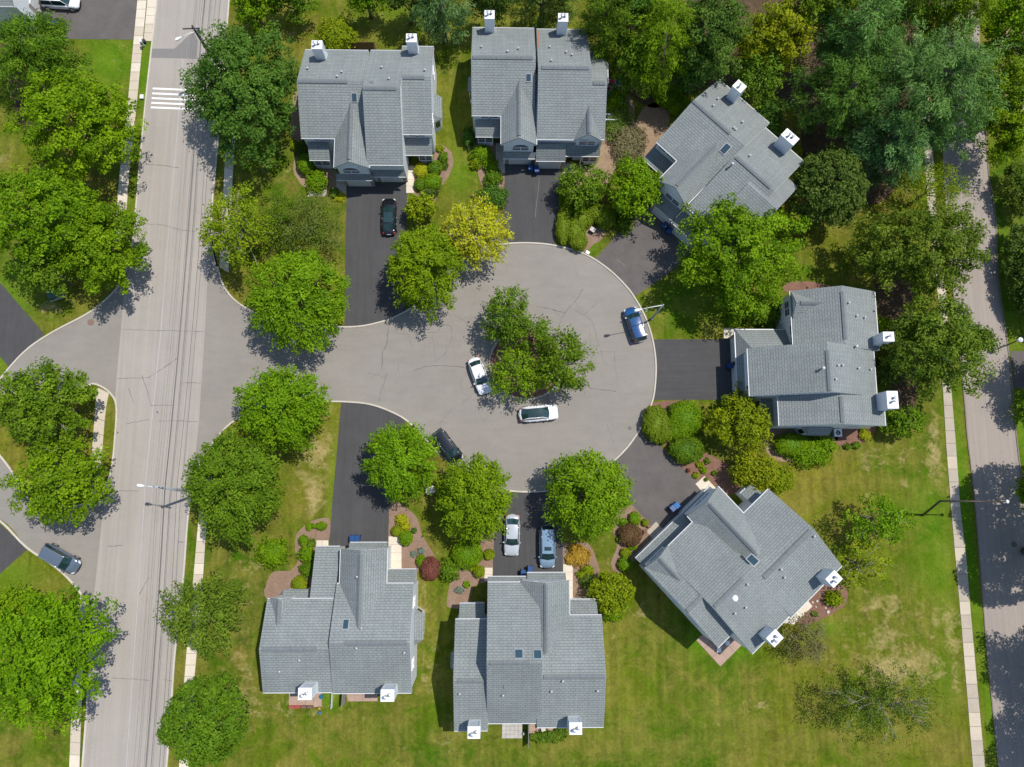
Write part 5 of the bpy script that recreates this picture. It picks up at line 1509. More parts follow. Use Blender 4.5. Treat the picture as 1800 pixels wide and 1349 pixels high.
T(640, -16, 40, 16, 8, 'oak', G_BRIGHT, 'bright tree cut off by the top edge, straight above the left house', low=.6)
T(1782, 40, 48, 56, 10, 'oak', G_BRIGHT, 'bright green tree in the top right corner')
T(1772, 190, 44, 96, 10, 'oak', G_BRIGHT, 'tall bright green tree at the right edge beside the back road')
T(1800, 120, 40, 50, 9, 'oak', G_DEEP, 'darker green tree at the right edge below the corner tree')
T(1800, 330, 30, 50, 4.5, 'dense', G_DARK, 'dark green bushy tree at the right edge below the tall bright tree')
T(1808, 470, 34, 90, 4.5, 'dense', G_DARK, 'long dark green hedge-like tree at the right edge beside the back road')
T(1808, 720, 20, 26, 4, 'dense', G_MID, 'small green tree at the right edge below the lamp')
# trees just outside the right edge whose shadows lie across the back road
T(1925, 868, 104, 96, 15, 'dense', G_MID, 'uppermost of four trees right of the back road, its shadow beside the long lamp arm', group='trees right of the back road that shade it')
T(1925, 985, 86, 80, 15, 'dense', G_MID, 'second of four trees right of the back road, its shadow over the manhole', group='trees right of the back road that shade it')
T(1975, 1180, 96, 90, 13, 'oak', G_MID, 'third of four trees right of the back road, its shadow near the lower right edge', group='trees right of the back road that shade it')
T(1985, 1330, 100, 90, 13, 'oak', G_MID, 'lowest of four trees right of the back road, its shadow in the bottom right corner', group='trees right of the back road that shade it')
T(1880, 650, 50, 50, 9, 'oak', G_MID, 'tree standing right of the lamp, its shadow over the side driveway')
T(1880, 480, 50, 90, 8, 'oak', G_DARK, 'tree standing right of the long dark hedge-like tree')

# ---- clipped and loose shrubs
B = shrub
B([(538, 288, 15, 17, 1.6)], 'round clipped green shrub left of the porch of the left house', clip=True)
B([(556, 318, 17, 18, 1.4)], 'loose green shrub below the round clipped one at the left house', cols=G_BRIGHT)
B([(530, 262, 9, 14, 1.2)], 'dark green shrub in the shade beside the left house porch', cols=G_DARK)
B([(517, 255, 6, 8, .8)], 'tiny yellow green shrub at the left wall of the left house', cols=G_YEL)
B([(590, 62, 30, 28, 3.2)], 'tall yellow green bush behind the left house beside its chimney', cols=G_YEL)
flower(597, 346, 9, 'bright yellow flowering clump at the corner of the black sedan driveway')
B([(587, 338, 8, 7, .8)], 'small green shrub left of the bright yellow flowering clump', cols=G_MID)
B([(740, 299, 11.5, 12, 1.2)], 'round yellow clipped shrub beside the path of the left house', cols=G_YELLOW, clip=True)
B([(764, 295, 13, 12, 1.1)], 'round green clipped shrub right of the yellow one', cols=G_MID, clip=True)
B([(760, 319, 16, 14, 1.3)], 'larger green clipped shrub below the yellow one', cols=G_BRIGHT, clip=True)
B([(738, 324, 10, 11, 1.0)], 'small green clipped shrub left of the larger green one', cols=G_MID, clip=True)
B([(757, 338, 12, 7, .9)], 'low dark green shrub at the lower end of the left house bed', cols=G_DARK)
B([(779, 277, 8, 9, .9)], 'small round green shrub inside the curve of the brown path', cols=G_MID)
B([(772, 260, 7, 5, .6)], 'tiny yellow green shrub at the top of the brown path', cols=G_YEL)
B([(782, 291, 5, 6, .5)], 'tiny dark green shrub at the edge of the brown path', cols=G_DARK)
B([(824, 240, 10, 16, 1.4)], 'dark green bush at the left corner of the top house', cols=G_DEEP)
B([(846, 270, 18, 14, 1.2), (862, 290, 12, 12, 1.0)], 'loose light green shrub with pale flowers left of the top house path', cols=G_BRIGHT)
B([(836, 288, 9, 8, .9)], 'small yellow green shrub at the bed edge left of the top house path', cols=G_YEL)
B([(868, 312, 14, 12, 1.2)], 'green shrub at the lower end of the top house bed', cols=G_MID)
B([(866, 346, 24, 18, 2.0)], 'dark green spreading bush between the yellow tree and the top driveway', cols=G_DEEP)
B([(858, 322, 7, 8, .7)], 'small olive shrub above the dark green spreading bush', cols=G_OLIVE)
B([(990, 345, 8, 18, 1.0)], 'narrow bright green shrub along the right edge of the top driveway', cols=G_BRIGHT)
flower(991, 352, 7, 'yellow flowering clump at the right edge of the top driveway')
B([(990, 400, 13, 28, 1.5), (996, 372, 12, 14, 1.5)], 'narrow clipped hedge along the right edge of the top driveway', cols=G_CLIP, clip=True, cat='hedge', name='hedge')
B([(1012, 408, 17, 26, 1.7), (1024, 385, 18, 18, 1.7), (1046, 373, 18, 14, 1.7), (1064, 382, 18, 19, 1.7), (1018, 424, 14, 16, 1.6)], 'horseshoe shaped clipped hedge at the top right of the circle', cols=G_CLIP, clip=True, cat='hedge', name='hedge')
B([(1098, 392, 13, 18, 1.0)], 'loose olive shrub at the left edge of the diagonal driveway', cols=G_OLIVE)
B([(1176, 166, 24, 20, 2.2), (1160, 160, 12, 18, 2.0)], 'large clipped bright green bush left of the diagonal upper right house', cols=G_BRIGHT, clip=True)
B([(1194, 184, 20, 16, 1.9)], 'second clipped bright green bush right below the large one', cols=G_BRIGHT, clip=True)
B([(1085, 172, 16, 20, 1.4)], 'bright green bush beside the white railing', cols=G_BRIGHT)
B([(1086, 215, 24, 30, 1.1), (1100, 240, 20, 20, .9)], 'rank green growth beside the air conditioner of the top house', cols=G_SAGE)
B([(1105, 250, 28, 34, 1.3)], 'half bare shrub with pale twigs on the soil beside the top house', cols=G_GREY)
B([(1072, 187, 14, 8, .9)], 'small leafy plants between railing and air conditioner', cols=G_YEL)
B([(1350, 208, 24, 30, 2.6)], 'dark green bush between the two chimneys of the diagonal house', cols=G_DEEP)
B([(1402, 268, 8, 9, 1.4)], 'small yellow green bush under the second chimney of the diagonal house', cols=G_YEL)
B([(1290, 563, 12, 11, 1.2)], 'small round green bush left of the right house bushes', cols=G_BRIGHT)
B([(1345, 545, 32, 26, 2.4)], 'large leafy bush filling the corner in front of the right house', cols=G_MID)
B([(1153, 745, 22, 31, 2.2), (1168, 756, 18, 22, 2.0)], 'large clipped round bush with a brownish top at the right side of the circle', cols=G_CLIP, clip=True)
B([(1205, 735, 30, 30, 2.4), (1190, 755, 20, 18, 2.1)], 'large clipped bright green bush right of the brownish topped one', cols=G_BRIGHT, clip=True)
B([(1207, 790, 29, 24, 2.1)], 'clipped green bush with grey twigs, lowest of the three by the circle', cols=G_MID, clip=True)
B([(1392, 782, 30, 19, 1.8)], 'clipped box shaped hedge below the right house', cols=G_BRIGHT, clip=True, cat='hedge', name='hedge')
B([(1425, 795, 34, 24, 1.5), (1450, 782, 18, 16, 1.4)], 'loose bright green bush right of the clipped hedge below the right house', cols=G_BRIGHT)
B([(1372, 842, 22, 22, 2.2)], 'golden green ragged bush right of the small golden tree', cols=G_YEL)
flower(1522, 766, 9, 'yellow flowering clump in the bed at the right house corner', h=.7)
B([(1506, 783, 7, 6, .6)], 'small dark round shrub at the bed edge below the right house', cols=G_OLIVE, clip=True)
B([(1490, 785, 6, 5, .5)], 'tiny green shrub at the bed edge near the air conditioner', cols=G_OLIVE)
B([(1516, 755, 5, 5, .5)], 'tiny yellow green plant between wall and flowering clump', cols=G_YEL)
for i, (x, y, r, c, l) in enumerate([(1244, 811, 4.5, G_OLIVE, 'brownish dwarf shrub, upper right of the five in the red bed'), (1230, 817, 5, G_YEL, 'yellow green dwarf shrub, upper middle of the five in the red bed'), (1237, 827, 5, G_BRIGHT, 'bright green dwarf shrub, right of the five in the red bed'),
                                     (1223, 836, 5, G_YEL, 'green dwarf shrub nearest the driveway in the red bed'), (1256, 832, 4, G_OLIVE, 'olive dwarf shrub in the shaded part of the red bed'), (1210, 827, 2.5, G_RED, 'tiny red plant at the driveway edge of the red bed'), (1241, 843, 2.5, G_MID, 'tiny green plant beside the concrete pad of the lower right house')]):
    B([(x, y, r, r, .45)], l, cols=c)
B([(478, 972, 25, 23, 1.4)], 'big loose green shrub standing alone on the lawn left of the lower left house', cols=G_BRIGHT)
B([(543, 926, 5, 7, .6), (551, 925, 6, 4, .6)], 'small curved clipped shrub at the top of the lower left bed', cols=G_BRIGHT, clip=True)
B([(565, 925, 9, 7, .8)], 'round clipped shrub at the driveway end of the lower left bed', cols=G_BRIGHT, clip=True)
B([(533, 950, 8, 9, 1.0)], 'round clipped shrub, uppermost in the row left of the lower left house', cols=G_BRIGHT, clip=True)
B([(538, 975, 13, 14, 1.2)], 'wavy leafy shrub, second in the row left of the lower left house', cols=G_BRIGHT)
B([(547, 956, 6, 8, .8)], 'olive shrub beside the uppermost clipped one at the lower left house', cols=G_OLIVE)
B([(541, 1001, 13, 13, 1.2)], 'green shrub, third in the row left of the lower left house', cols=G_MID)
B([(526, 1028, 13, 15, 1.2)], 'square yellow green clipped shrub, lowest in the row left of the lower left house', cols=G_YEL, clip=True)
flower(706, 914, 10, 'yellow shrub uppermost in the bed right of the empty driveway', h=.9)
B([(713, 926, 7, 7, .7)], 'gold tipped small shrub below the yellow one', cols=G_YELLOW)
B([(697, 934, 9, 9, .9)], 'olive clipped shrub beside the concrete path of the lower left house', cols=G_YEL, clip=True)
B([(713, 946, 12, 13, 1.2)], 'bright green clipped ball beside the concrete path of the lower left house', cols=G_BRIGHT, clip=True)
B([(728, 933, 4, 4, .4)], 'tiny dark green plant right of the bright green ball', cols=G_DEEP)
B([(727, 975, 5, 5, .3)], 'blue grey grass tuft in the bed, left of two', cols=G_BLUE)
B([(740, 969, 5, 5, .3)], 'blue grey grass tuft in the bed, right of two', cols=G_BLUE)
B([(740, 987, 8, 11, .9)], 'narrow green clipped shrub left of the dark red one', cols=G_BRIGHT, clip=True)
B([(757, 1000, 17, 20, 1.5)], 'dark red clipped round shrub beside the lower left house', cols=G_RED, clip=True)
B([(789, 1003, 17, 19, 1.5)], 'mixed green shrub with orange flowers right of the dark red one', cols=G_MID)
B([(821, 974, 26, 25, 1.8)], 'large clipped bright green ball between the two lower houses', cols=G_BRIGHT, clip=True)
B([(860, 975, 9, 9.5, .9)], 'small yellow green ball beside the driveway with two cars', cols=G_YEL, clip=True)
B([(842, 1005, 10, 10.5, 1.0)], 'small olive ball above the bottom middle house', cols=G_YEL, clip=True)
B([(831, 997, 7, 7, .6)], 'small loose shrub between the large ball and the olive ball', cols=G_YEL)
B([(820, 1028, 5, 5, .5)], 'tiny bright green ball in the bed left of the bottom middle house', cols=G_BRIGHT)
B([(807, 1038, 7, 5, .3)], 'blue grey low plant in the bed left of the bottom middle house', cols=G_BLUE)
B([(1019, 978, 17, 17, .7), (1008, 963, 9, 6, .6), (1002, 984, 7, 8, .6)], 'golden orange spreading shrub with a curved gap right of the parked silver car', cols=G_GOLD)
B([(1033, 1003, 9, 8, .8), (1021, 1010, 6, 6, .7)], 'yellow green shrub below the golden orange one', cols=G_YEL)
B([(1032, 1022, 12, 10, .9)], 'dark green shrub shaded by the round golden green tree', cols=G_DARK)
B([(1078, 1078, 16, 13, 1.2)], 'bright green bush at the foot of the round golden green tree', cols=G_BRIGHT)
B([(1108, 941, 20, 19, 1.4)], 'brown purple clipped mound beside the diagonal lower right house', cols=G_BROWN, clip=True)
B([(1116, 912, 10, 12, .9)], 'bright green clipped shrub above the brown purple mound', cols=G_BRIGHT, clip=True)
B([(1134, 919, 6, 6, .6)], 'small ball nearest the diagonal driveway edge', cols=G_YEL, clip=True)
B([(1093, 918, 9, 6, .7)], 'green low shrub left of the bright clipped one', cols=G_MID)
B([(1088, 948, 5, 5, .5)], 'tiny green ball at the left of the brown purple mound', cols=G_BRIGHT, clip=True)
B([(1112, 962, 8, 5, .6)], 'small green shrub just below the brown purple mound', cols=G_BRIGHT, clip=True)
B([(1100, 972, 9, 8, .8)], 'yellow green clipped shrub, upper one left of the diagonal lower right house', cols=G_YEL, clip=True)
B([(1099, 992, 12, 13, 1.0)], 'yellow green clipped shrub, lower one left of the diagonal lower right house', cols=G_BRIGHT, clip=True)
B([(1467, 1053, 14, 13, 1.3)], 'round yellow green bush in the bed behind the lower right house', cols=G_YEL)
B([(1432, 1080, 5, 4, .4)], 'tiny light green plant by the patio behind the lower right house', cols=G_SAGE)
B([(960, 1296, 26, 10, .8), (985, 1290, 12, 10, .7)], 'weedy red green growth along the pink patio of the bottom middle house', cols=G_OLIVE)
B([(90, 520, 8, 6, .5)], 'low weeds beside the green utility box', cols=G_MID)
B([(1560, 735, 14, 20, 1.8)], 'dark green bush behind the second chimney of the right house', cols=G_DEEP)
B([(1556, 570, 14, 10, 2.0)], 'bright green bush beside the first chimney of the right house', cols=G_BRIGHT)
B([(1562, 650, 18, 30, 2.5)], 'dark shaded bush between the chimneys of the right house', cols=G_DARK)

# ================================================================== CARS
def car_paint(name, col, metal=0.2, rough=0.16):
    return plain(name, col, rough, metal, coat=1.0)
M['cglass'] = plain('car_glass', (0.012, 0.035, 0.034), 0.04, spec=1.0)
M['tyre'] = plain('tyre_rubber', (0.02, 0.02, 0.022), 0.85)
M['rim'] = plain('alloy_rim', (0.60, 0.61, 0.63), 0.3, metal=0.8)
M['lens'] = plain('headlight_lens', (0.62, 0.64, 0.66), 0.12, spec=.9)
M['tail'] = plain('tail_light_lens', (0.32, 0.012, 0.012), 0.2, spec=.8)
M['plate'] = plain('number_plate_blank', (0.65, 0.65, 0.6), 0.5)

def car(px, py, front_px, L, W, H, kind, paint, label, sunroof=None, roofmat=None, rails=False):
    p = P(px, py, .6); q = P(front_px[0], front_px[1], .6)
    ang = math.atan2(q.y - p.y, q.x - p.x)
    root = empty('parked_car', (p.x, p.y, 0.02), ang, label, 'car', 'cars parked round the circle and in the driveways')
    K = dict(sedan=dict(hood=.285, ws=.145, rg=.13, trunk=.115, belt=.90), suv=dict(hood=.225, ws=.135, rg=.075, trunk=.03, belt=1.02), hatch=dict(hood=.265, ws=.165, rg=.16, trunk=.07, belt=.93))[kind]
    xf = L / 2; xr = -L / 2
    xh = xf - K['hood'] * L            # windscreen base
    xw = xh - K['ws'] * L              # roof front
    xg = xr + K['trunk'] * L           # rear glass base
    xq = xg + K['rg'] * L              # roof rear
    bz = K['belt']
    st = []                            # x, half width, top z at the middle, bottom z
    N_ = 22
    for i in range(N_ + 1):
        t = i / N_; x = xr + L * t; a = abs(2 * t - 1)
        hw = W / 2 * (1 - .25 * a ** 5 - .02 * a ** 2)
        if i in (0, N_): hw *= .80
        if x > xh: zt = bz - .02 - (bz - .66) * ((x - xh) / (xf - xh)) ** 2.2
        elif x < xg: zt = bz + .03 - .10 * ((xg - x) / max(.01, xg - xr))
        else: zt = bz
        if i in (0, N_): zt -= .10
        zb = .26 + (.1 if i in (0, N_) else 0)
        st.append((x, hw, zt, zb))
    v = []; f = []
    for x, hw, zt, zb in st:
        prof = [(-.9, zb), (-.99, zb + .12), (-1.0, .55), (-.985, zt - .16), (-.90, zt - .035), (-.6, zt + .012), (0, zt + .035), (.6, zt + .012), (.90, zt - .035), (.985, zt - .16), (1.0, .55), (.99, zb + .12), (.9, zb)]
        v += [(x, y * hw, z) for y, z in prof]
    m = 13
    for i in range(N_):
        for k in range(m):
            k2 = (k + 1) % m
            f.append((i * m + k, (i + 1) * m + k, (i + 1) * m + k2, i * m + k2))
    f.append(tuple(range(m))); f.append(tuple(N_ * m + k for k in range(m - 1, -1, -1)))
    body = mesh('body', v, f, paint, root, True)
    md = body.modifiers.new('smooth', 'SUBSURF'); md.levels = 1; md.render_levels = 1
    hb = W / 2 * (.80 if roofmat else .90); hr_ = W / 2 * (.62 if roofmat else .70); zr = H - .05
    def pt(x, y, z): return (x, y, z)
    B_ = {'ws': [(xh, -hb * .93), (xh + .10, 0), (xh, hb * .93)], 'wr': [(xw, -hr_), (xw + .05, 0), (xw, hr_)]}
    mesh('windscreen', [pt(xh + .02, -hb * .90, bz + .0), pt(xh + .15, 0, bz + .025), pt(xh + .02, hb * .90, bz + .0), pt(xw, hr_ * .95, zr), pt(xw + .05, 0, zr + .03), pt(xw, -hr_ * .95, zr)], [(0, 1, 4, 5), (1, 2, 3, 4)], M['cglass'], root)
    mesh('rear_window', [pt(xg, -hb * .86, bz), pt(xg - .10, 0, bz + .02), pt(xg, hb * .86, bz), pt(xq, hr_ * .93, zr), pt(xq - .05, 0, zr + .03), pt(xq, -hr_ * .93, zr)], [(0, 5, 4, 1), (1, 4, 3, 2)], M['cglass'], root)
    for sg in (-1, 1):
        mesh('side_window', [pt(xh - .04, sg * hb * .955, bz - .01), pt(xg + .1, sg * hb * .955, bz - .01), pt(xq + .03, sg * hr_ * 1.015, zr - .02), pt(xw - .03, sg * hr_ * 1.015, zr - .02)], [(0, 1, 2, 3) if sg < 0 else (3, 2, 1, 0)], M['cglass'], root)
        # pillars: body coloured frame from bonnet over the roof edge to the boot
        pl = MB()
        pl.tube([(xh + .03, sg * hb * .93, bz - .01), (xw, sg * hr_ * .985, zr - .005), ((xw + xq) / 2, sg * hr_ * 1.02, zr + .005), (xq, sg * hr_ * .985, zr - .005), (xg - .02, sg * hb * .91, bz)], [.04, .045, .05, .06, .08] if roofmat else [.035, .035, .03, .045, .06], 6)
        xm = (xw + xq) / 2
        pl.tube([(xm, sg * hb * .96, bz), (xm, sg * hr_ * 1.02, zr - .02)], .03, 5)
        pl.build('pillar', paint, root, True)
    # roof skin, slightly crowned
    v = []; f = []; nx_, ny_ = 8, 8
    for i in range(nx_ + 1):
        for j in range(ny_ + 1):
            a = i / nx_; b = j / ny_ * 2 - 1
            x = xq + (xw - xq) * a; yy = hr_ * b * (1 - .05 * abs(2 * a - 1) ** 3) * (1 - (.12 if roofmat else .03) * (1 - a) ** 2)
            x += (.05 * (1 - b * b)) * (2 * a - 1)
            v.append((x, yy, zr + .045 * (1 - b * b) * (1 - .5 * abs(2 * a - 1) ** 3) + .018 * (1 - abs(2 * a - 1) ** 2)))
    for i in range(nx_):
        for j in range(ny_):
            a = i * (ny_ + 1) + j; f.append((a, a + ny_ + 1, a + ny_ + 2, a + 1))
    mesh('roof', v, f, roofmat or paint, root, True)
    if sunroof:
        x0, x1, w_ = sunroof
        xa, xb = xq + (xw - xq) * x0, xq + (xw - xq) * x1
        mesh('sunroof', [(xa, -hr_ * w_, zr + .068), (xb, -hr_ * w_, zr + .068), (xb, 0, zr + .082), (xb, hr_ * w_, zr + .068), (xa, hr_ * w_, zr + .068), (xa, 0, zr + .082)], [(0, 1, 2, 5), (5, 2, 3, 4)], M['cglass'], root)
    if rails:
        for sg in (-1, 1):
            MB().tube([(xw - .15, sg * hr_ * .9, zr + .02), (xw - .3, sg * hr_ * .9, zr + .09), (xq + .3, sg * hr_ * .9, zr + .09), (xq + .15, sg * hr_ * .9, zr + .02)], .02, 5).build('roof_rail', M['rim'], root)
    # wheels
    r = .335 if kind != 'suv' else .36
    for sx in (xf - .19 * L, xr + .185 * L):
        for sg in (-1, 1):
            y = sg * (W / 2 - .10)
            w = MB(); w.tube([(sx, y - .11, r), (sx, y + .11, r)], [r, r], 18); wo = w.build('wheel', M['tyre'], root)
            rm = MB(); yo = y + sg * .112; rm.tube([(sx, yo - .01, r), (sx, yo + .012, r)], [r * .66, r * .60], 12); rm.build('rim', M['rim'], wo)
            ar = MB(); ar.tube([(sx, sg * (W / 2 - .03), r + .02), (sx, sg * (W / 2 + .004), r + .02)], [r + .06, r + .055], 18, False); ar.build('wheel_arch', M['dark'], root)
    # lights, mirrors, bumper details
    for sg in (-1, 1):
        hl = MB(); hl.hexa([(xf - .34, sg * W * .44, .60), (xf - .10, sg * W * .385, .58), (xf - .05, sg * W * .28, .58), (xf - .26, sg * W * .33, .62)], [(xf - .40, sg * W * .455, .765), (xf - .16, sg * W * .40, .715), (xf - .12, sg * W * .29, .72), (xf - .30, sg * W * .35, .79)])
        hl.build('headlight', M['lens'], root)
        tl = MB(); tl.hexa([(xr + .30, sg * W * .455, .66), (xr + .06, sg * W * .395, .66), (xr + .04, sg * W * .28, .66), (xr + .22, sg * W * .34, .66)], [(xr + .30, sg * W * .445, bz - .06), (xr + .10, sg * W * .39, bz - .09), (xr + .08, sg * W * .29, bz - .07), (xr + .22, sg * W * .34, bz - .05)])
        tl.build('tail_light', M['tail'], root)
        mi = MB(); mi.hexa([(xh - .30, sg * (hb + .02), bz), (xh - .12, sg * (hb + .02), bz), (xh - .16, sg * (hb + .22), bz + .02), (xh - .27, sg * (hb + .22), bz + .02)], [(xh - .30, sg * (hb + .03), bz + .12), (xh - .14, sg * (hb + .03), bz + .12), (xh - .18, sg * (hb + .21), bz + .13), (xh - .27, sg * (hb + .21), bz + .13)])
        mi.build('mirror', paint, root)
        for k, (xa, xb) in enumerate(((xh - .35, (xw + xq) / 2 + .02), ((xw + xq) / 2 - .02, xq - .05))):
            dh = MB(); xx = xb + .12; dh.box(xx, xx + .16, min(sg * W * .492, sg * W * .505), max(sg * W * .492, sg * W * .505), bz - .16, bz - .13); dh.build('door_handle', M['rim'], root)
    MB().box(xf - .035, xf + .012, -.34, .34, .44, .58).build('grille', M['dark'], root)
    MB().box(xr - .014, xr + .012, -.24, .24, .60, .72).build('number_plate', M['plate'], root)
    wp = MB(); wp.tube([(xh + .04, -.45, bz + .05), (xh - .25, .1, bz + .22)], .012, 4); wp.tube([(xh + .04, .15, bz + .05), (xh - .25, .62, bz + .22)], .012, 4)
    wp.build('wiper', M['dark'], root)
    return root

black = car_paint('black_paint', (0.008, 0.009, 0.011)); blue = car_paint('blue_paint', (0.006, 0.060, 0.19), .0, .12); white = car_paint('white_paint', (0.70, 0.71, 0.73), 0.0)
silver = car_paint('silver_paint', (0.20, 0.30, 0.41), .2); greyb = car_paint('grey_blue_paint', (0.11, 0.145, 0.19), .2); plum = car_paint('dark_plum_paint', (0.008, 0.009, 0.014), .1); pearl = car_paint('pale_grey_paint', (0.52, 0.55, 0.57), .3)
car(684, 381, (684, 350), 4.75, 1.84, 1.45, 'sedan', black, 'black sedan with a glass roof in the driveway of the left house', sunroof=(.08, .92, .82))
car(1116, 571, (1105, 538), 4.45, 1.85, 1.62, 'suv', blue, 'blue hatchback SUV parked at the right kerb under the street lamp', sunroof=None)
car(843, 661, (855, 694), 4.65, 1.80, 1.45, 'sedan', white, 'white sedan parked at the left side of the planted island')
car(947, 727, (982, 724), 4.75, 1.90, 1.58, 'hatch', white, 'white car with an all glass roof parked below the planted island', roofmat=M['cglass'])
car(786, 785, (806, 811), 4.6, 1.85, 1.66, 'suv', plum, 'dark plum SUV half under a tree at the lower left kerb of the circle', rails=True)
car(900, 941, (899, 975), 4.8, 1.85, 1.45, 'sedan', pearl, 'pale silver sedan, left of the two cars in the bottom driveway')
car(962, 961, (962, 1000), 4.95, 1.93, 1.75, 'suv', silver, 'silver SUV with a small sunroof, right of the two cars in the bottom driveway', sunroof=(.72, .88, .6), rails=True)
car(107, 982, (137, 999), 4.75, 1.88, 1.68, 'suv', greyb, 'grey blue SUV parked at the kerb of the lower left side road', rails=True)
car(106, 3, (140, 5), 5.0, 1.95, 1.72, 'suv', white, 'white minivan at the top left, cut off by the top edge')
car(82, 40, (60, 30), 4.6, 1.82, 1.45, 'sedan', black, 'black car half hidden by the dark conifer at the top left')


# ================================================================== STREET FURNITURE
def cobra(root, hx, hy, hz, ax, ay, az, mat, r=.05):
    """lamp arm from (ax, ay, az) to a cobra head at (hx, hy, hz)"""
    a = Vector((ax, ay, az)); h = Vector((hx, hy, hz)); d = (h - a); d.z = 0; d.normalize()
    MB().tube([a, a.lerp(h, .45) + Vector((0, 0, .12)), h - d * .35], [r, r * .85, r * .7], 8).build('lamp_arm', mat, root, True)
    mb = MB(); n = Vector((-d.y, d.x, 0)); pts = []
    prof = [(-.38, .06, .05), (-.15, .13, .09), (.12, .20, .11), (.36, .18, .09), (.47, .08, .05)]
    base = len(mb.v)
    for t, w, hh in prof:
        c = h + d * t
        mb.v += [tuple(c + n * w + Vector((0, 0, -hh * .3))), tuple(c + n * w * .7 + Vector((0, 0, hh))), tuple(c - n * w * .7 + Vector((0, 0, hh))), tuple(c - n * w + Vector((0, 0, -hh * .3))), tuple(c + Vector((0, 0, -hh)))]
    for i in range(len(prof) - 1):
        for k in range(5):
            k2 = (k + 1) % 5; mb.f.append((base + i * 5 + k, base + i * 5 + k2, base + (i + 1) * 5 + k2, base + (i + 1) * 5 + k))
    mb.f.append((base + 4, base + 3, base + 2, base + 1, base)); e = base + 5 * (len(prof) - 1); mb.f.append((e, e + 1, e + 2, e + 3, e + 4))
    mb.build('lamp_head', M['white'], root, True)


def rel(p, o): return (p.x - o.x, p.y - o.y, p.z)

# lamp at the circle
b0 = P(1145, 561, 0); t0 = P(1159, 532, 6.8); hd = P(1122, 545, 6.7)
t0 = Vector((b0.x + (t0.x - b0.x) * .15, b0.y + (t0.y - b0.y) * .15, 6.8))
r_ = empty('street_lamp', (b0.x, b0.y, 0), 0, 'grey street lamp with a white head arching over the blue car', 'street lamp')
MB().tube([(0, 0, 0), rel(t0, b0)], [.13, .08], 10).build('pole', M['pole_grey'], r_, True)
MB().cyl(0, 0, 0, .3, .2, .16, 10).build('pole_base', M['pole_grey'], r_)
cobra(r_, *rel(hd, b0), rel(t0, b0)[0], rel(t0, b0)[1], 6.6, M['white'], .045)

# utility poles with lamps
def utility(basepx, toppx, H_, lamppx, lamph, lampat, label, arms, pm, transformer=False):
    tp = P(toppx[0], toppx[1], H_); b = P(basepx[0], basepx[1], 0)
    r_ = empty('utility_pole', (b.x, b.y, 0), 0, label, 'utility pole', 'utility poles along the main road')
    top = Vector(rel(tp, b))
    MB().tube([(0, 0, 0), tuple(top * .5), tuple(top)], [.19, .16, .12], 10).build('pole', pm, r_, True)
    at = []
    for (x0, y0, x1, y1, hz) in arms:
        A_, B_ = Vector(rel(P(x0, y0, hz), b)), Vector(rel(P(x1, y1, hz), b))
        d = (B_ - A_).normalized(); n = Vector((-d.y, d.x, 0)) * .055
        mb = MB(); q = [A_ - n, B_ - n, B_ + n, A_ + n]; mb.hexa([tuple(x - Vector((0, 0, .06))) for x in q], [tuple(x + Vector((0, 0, .06))) for x in q])
        arm = mb.build('cross_arm', M['wood_pole'], r_)
        for k in (.04, .33, .66, .96):
            c = A_.lerp(B_, k); ins = MB(); ins.lathe(c.x, c.y, [(.05, c.z + .06), (.07, c.z + .11), (.04, c.z + .15), (.06, c.z + .20), (.02, c.z + .24)], 8); ins.build('insulator', M['metal_g'], arm)
            at.append(Vector((c.x + b.x, c.y + b.y, c.z + .24)))
    hd = P(lamppx[0], lamppx[1], lamph); s_ = top * (lampat / H_)
    cobra(r_, *rel(hd, b), s_.x, s_.y, lampat, M['white'])
    if transformer:
        c = top * .86; mb = MB(); mb.cyl(c.x + .35, c.y, c.z - .5, c.z + .4, .24, .24, 14); mb.build('transformer', M['metal_g'], r_)
    return r_, at, Vector((b.x, b.y, 0)) + top
A1 = utility((367, 92), (338, 46), 10.2, (314, 68), 8.4, 8.2, 'dark wooden utility pole with a lamp beside the road patch at the top', [(321, 51, 351, 50, 9.8)], M['wood_pole'], True)
A2 = utility((356, 867), (272, 856), 10.2, (248, 854), 9.2, 9.2, 'grey utility pole with a white lamp left of the dark green tree', [(269, 855, 291, 859, 9.7)], M['pole_grey'])
# overhead cables between the poles; they run on beyond the picture
p1, p2 = A1[2], A2[2]; dv = p2 - p1
for k in range(7):
    off = (-1.2, -.6, .1, .7, .35, -.15, .95)[k]; hz = (9.9, 9.9, 9.95, 9.9, 8.6, 7.6, 7.2)[k]; sag = (.7, .75, .7, .72, .8, .7, .9)[k]; rr = (.012, .012, .012, .012, .018, .028, .022)[k]
    mats = M['cable'] if k not in (0, 1) else M['metal_g']
    pts = []
    for s in (-1, 0, 1):
        a_ = p1 + dv * s; b_ = a_ + dv
        for i in range(16):
            t = i / 16; q = a_.lerp(b_, t); pts.append((q.x + off, q.y, hz - sag * 4 * t * (1 - t)))
    o = MB().tube(pts, rr, 5, False).build('overhead_cable', mats)
    tag(o, ('thin pale overhead wire, leftmost of the bundle along the main road', 'thin pale overhead wire, second from the left of the bundle', 'thin black overhead wire running through the pole tops', 'thin black overhead wire just right of the pole tops',
            'medium black overhead cable slung below the pole tops', 'thick black overhead cable, lowest and left of the bundle', 'thick black overhead cable, lowest and rightmost of the bundle')[k], 'cable', 'overhead cables along the main road')

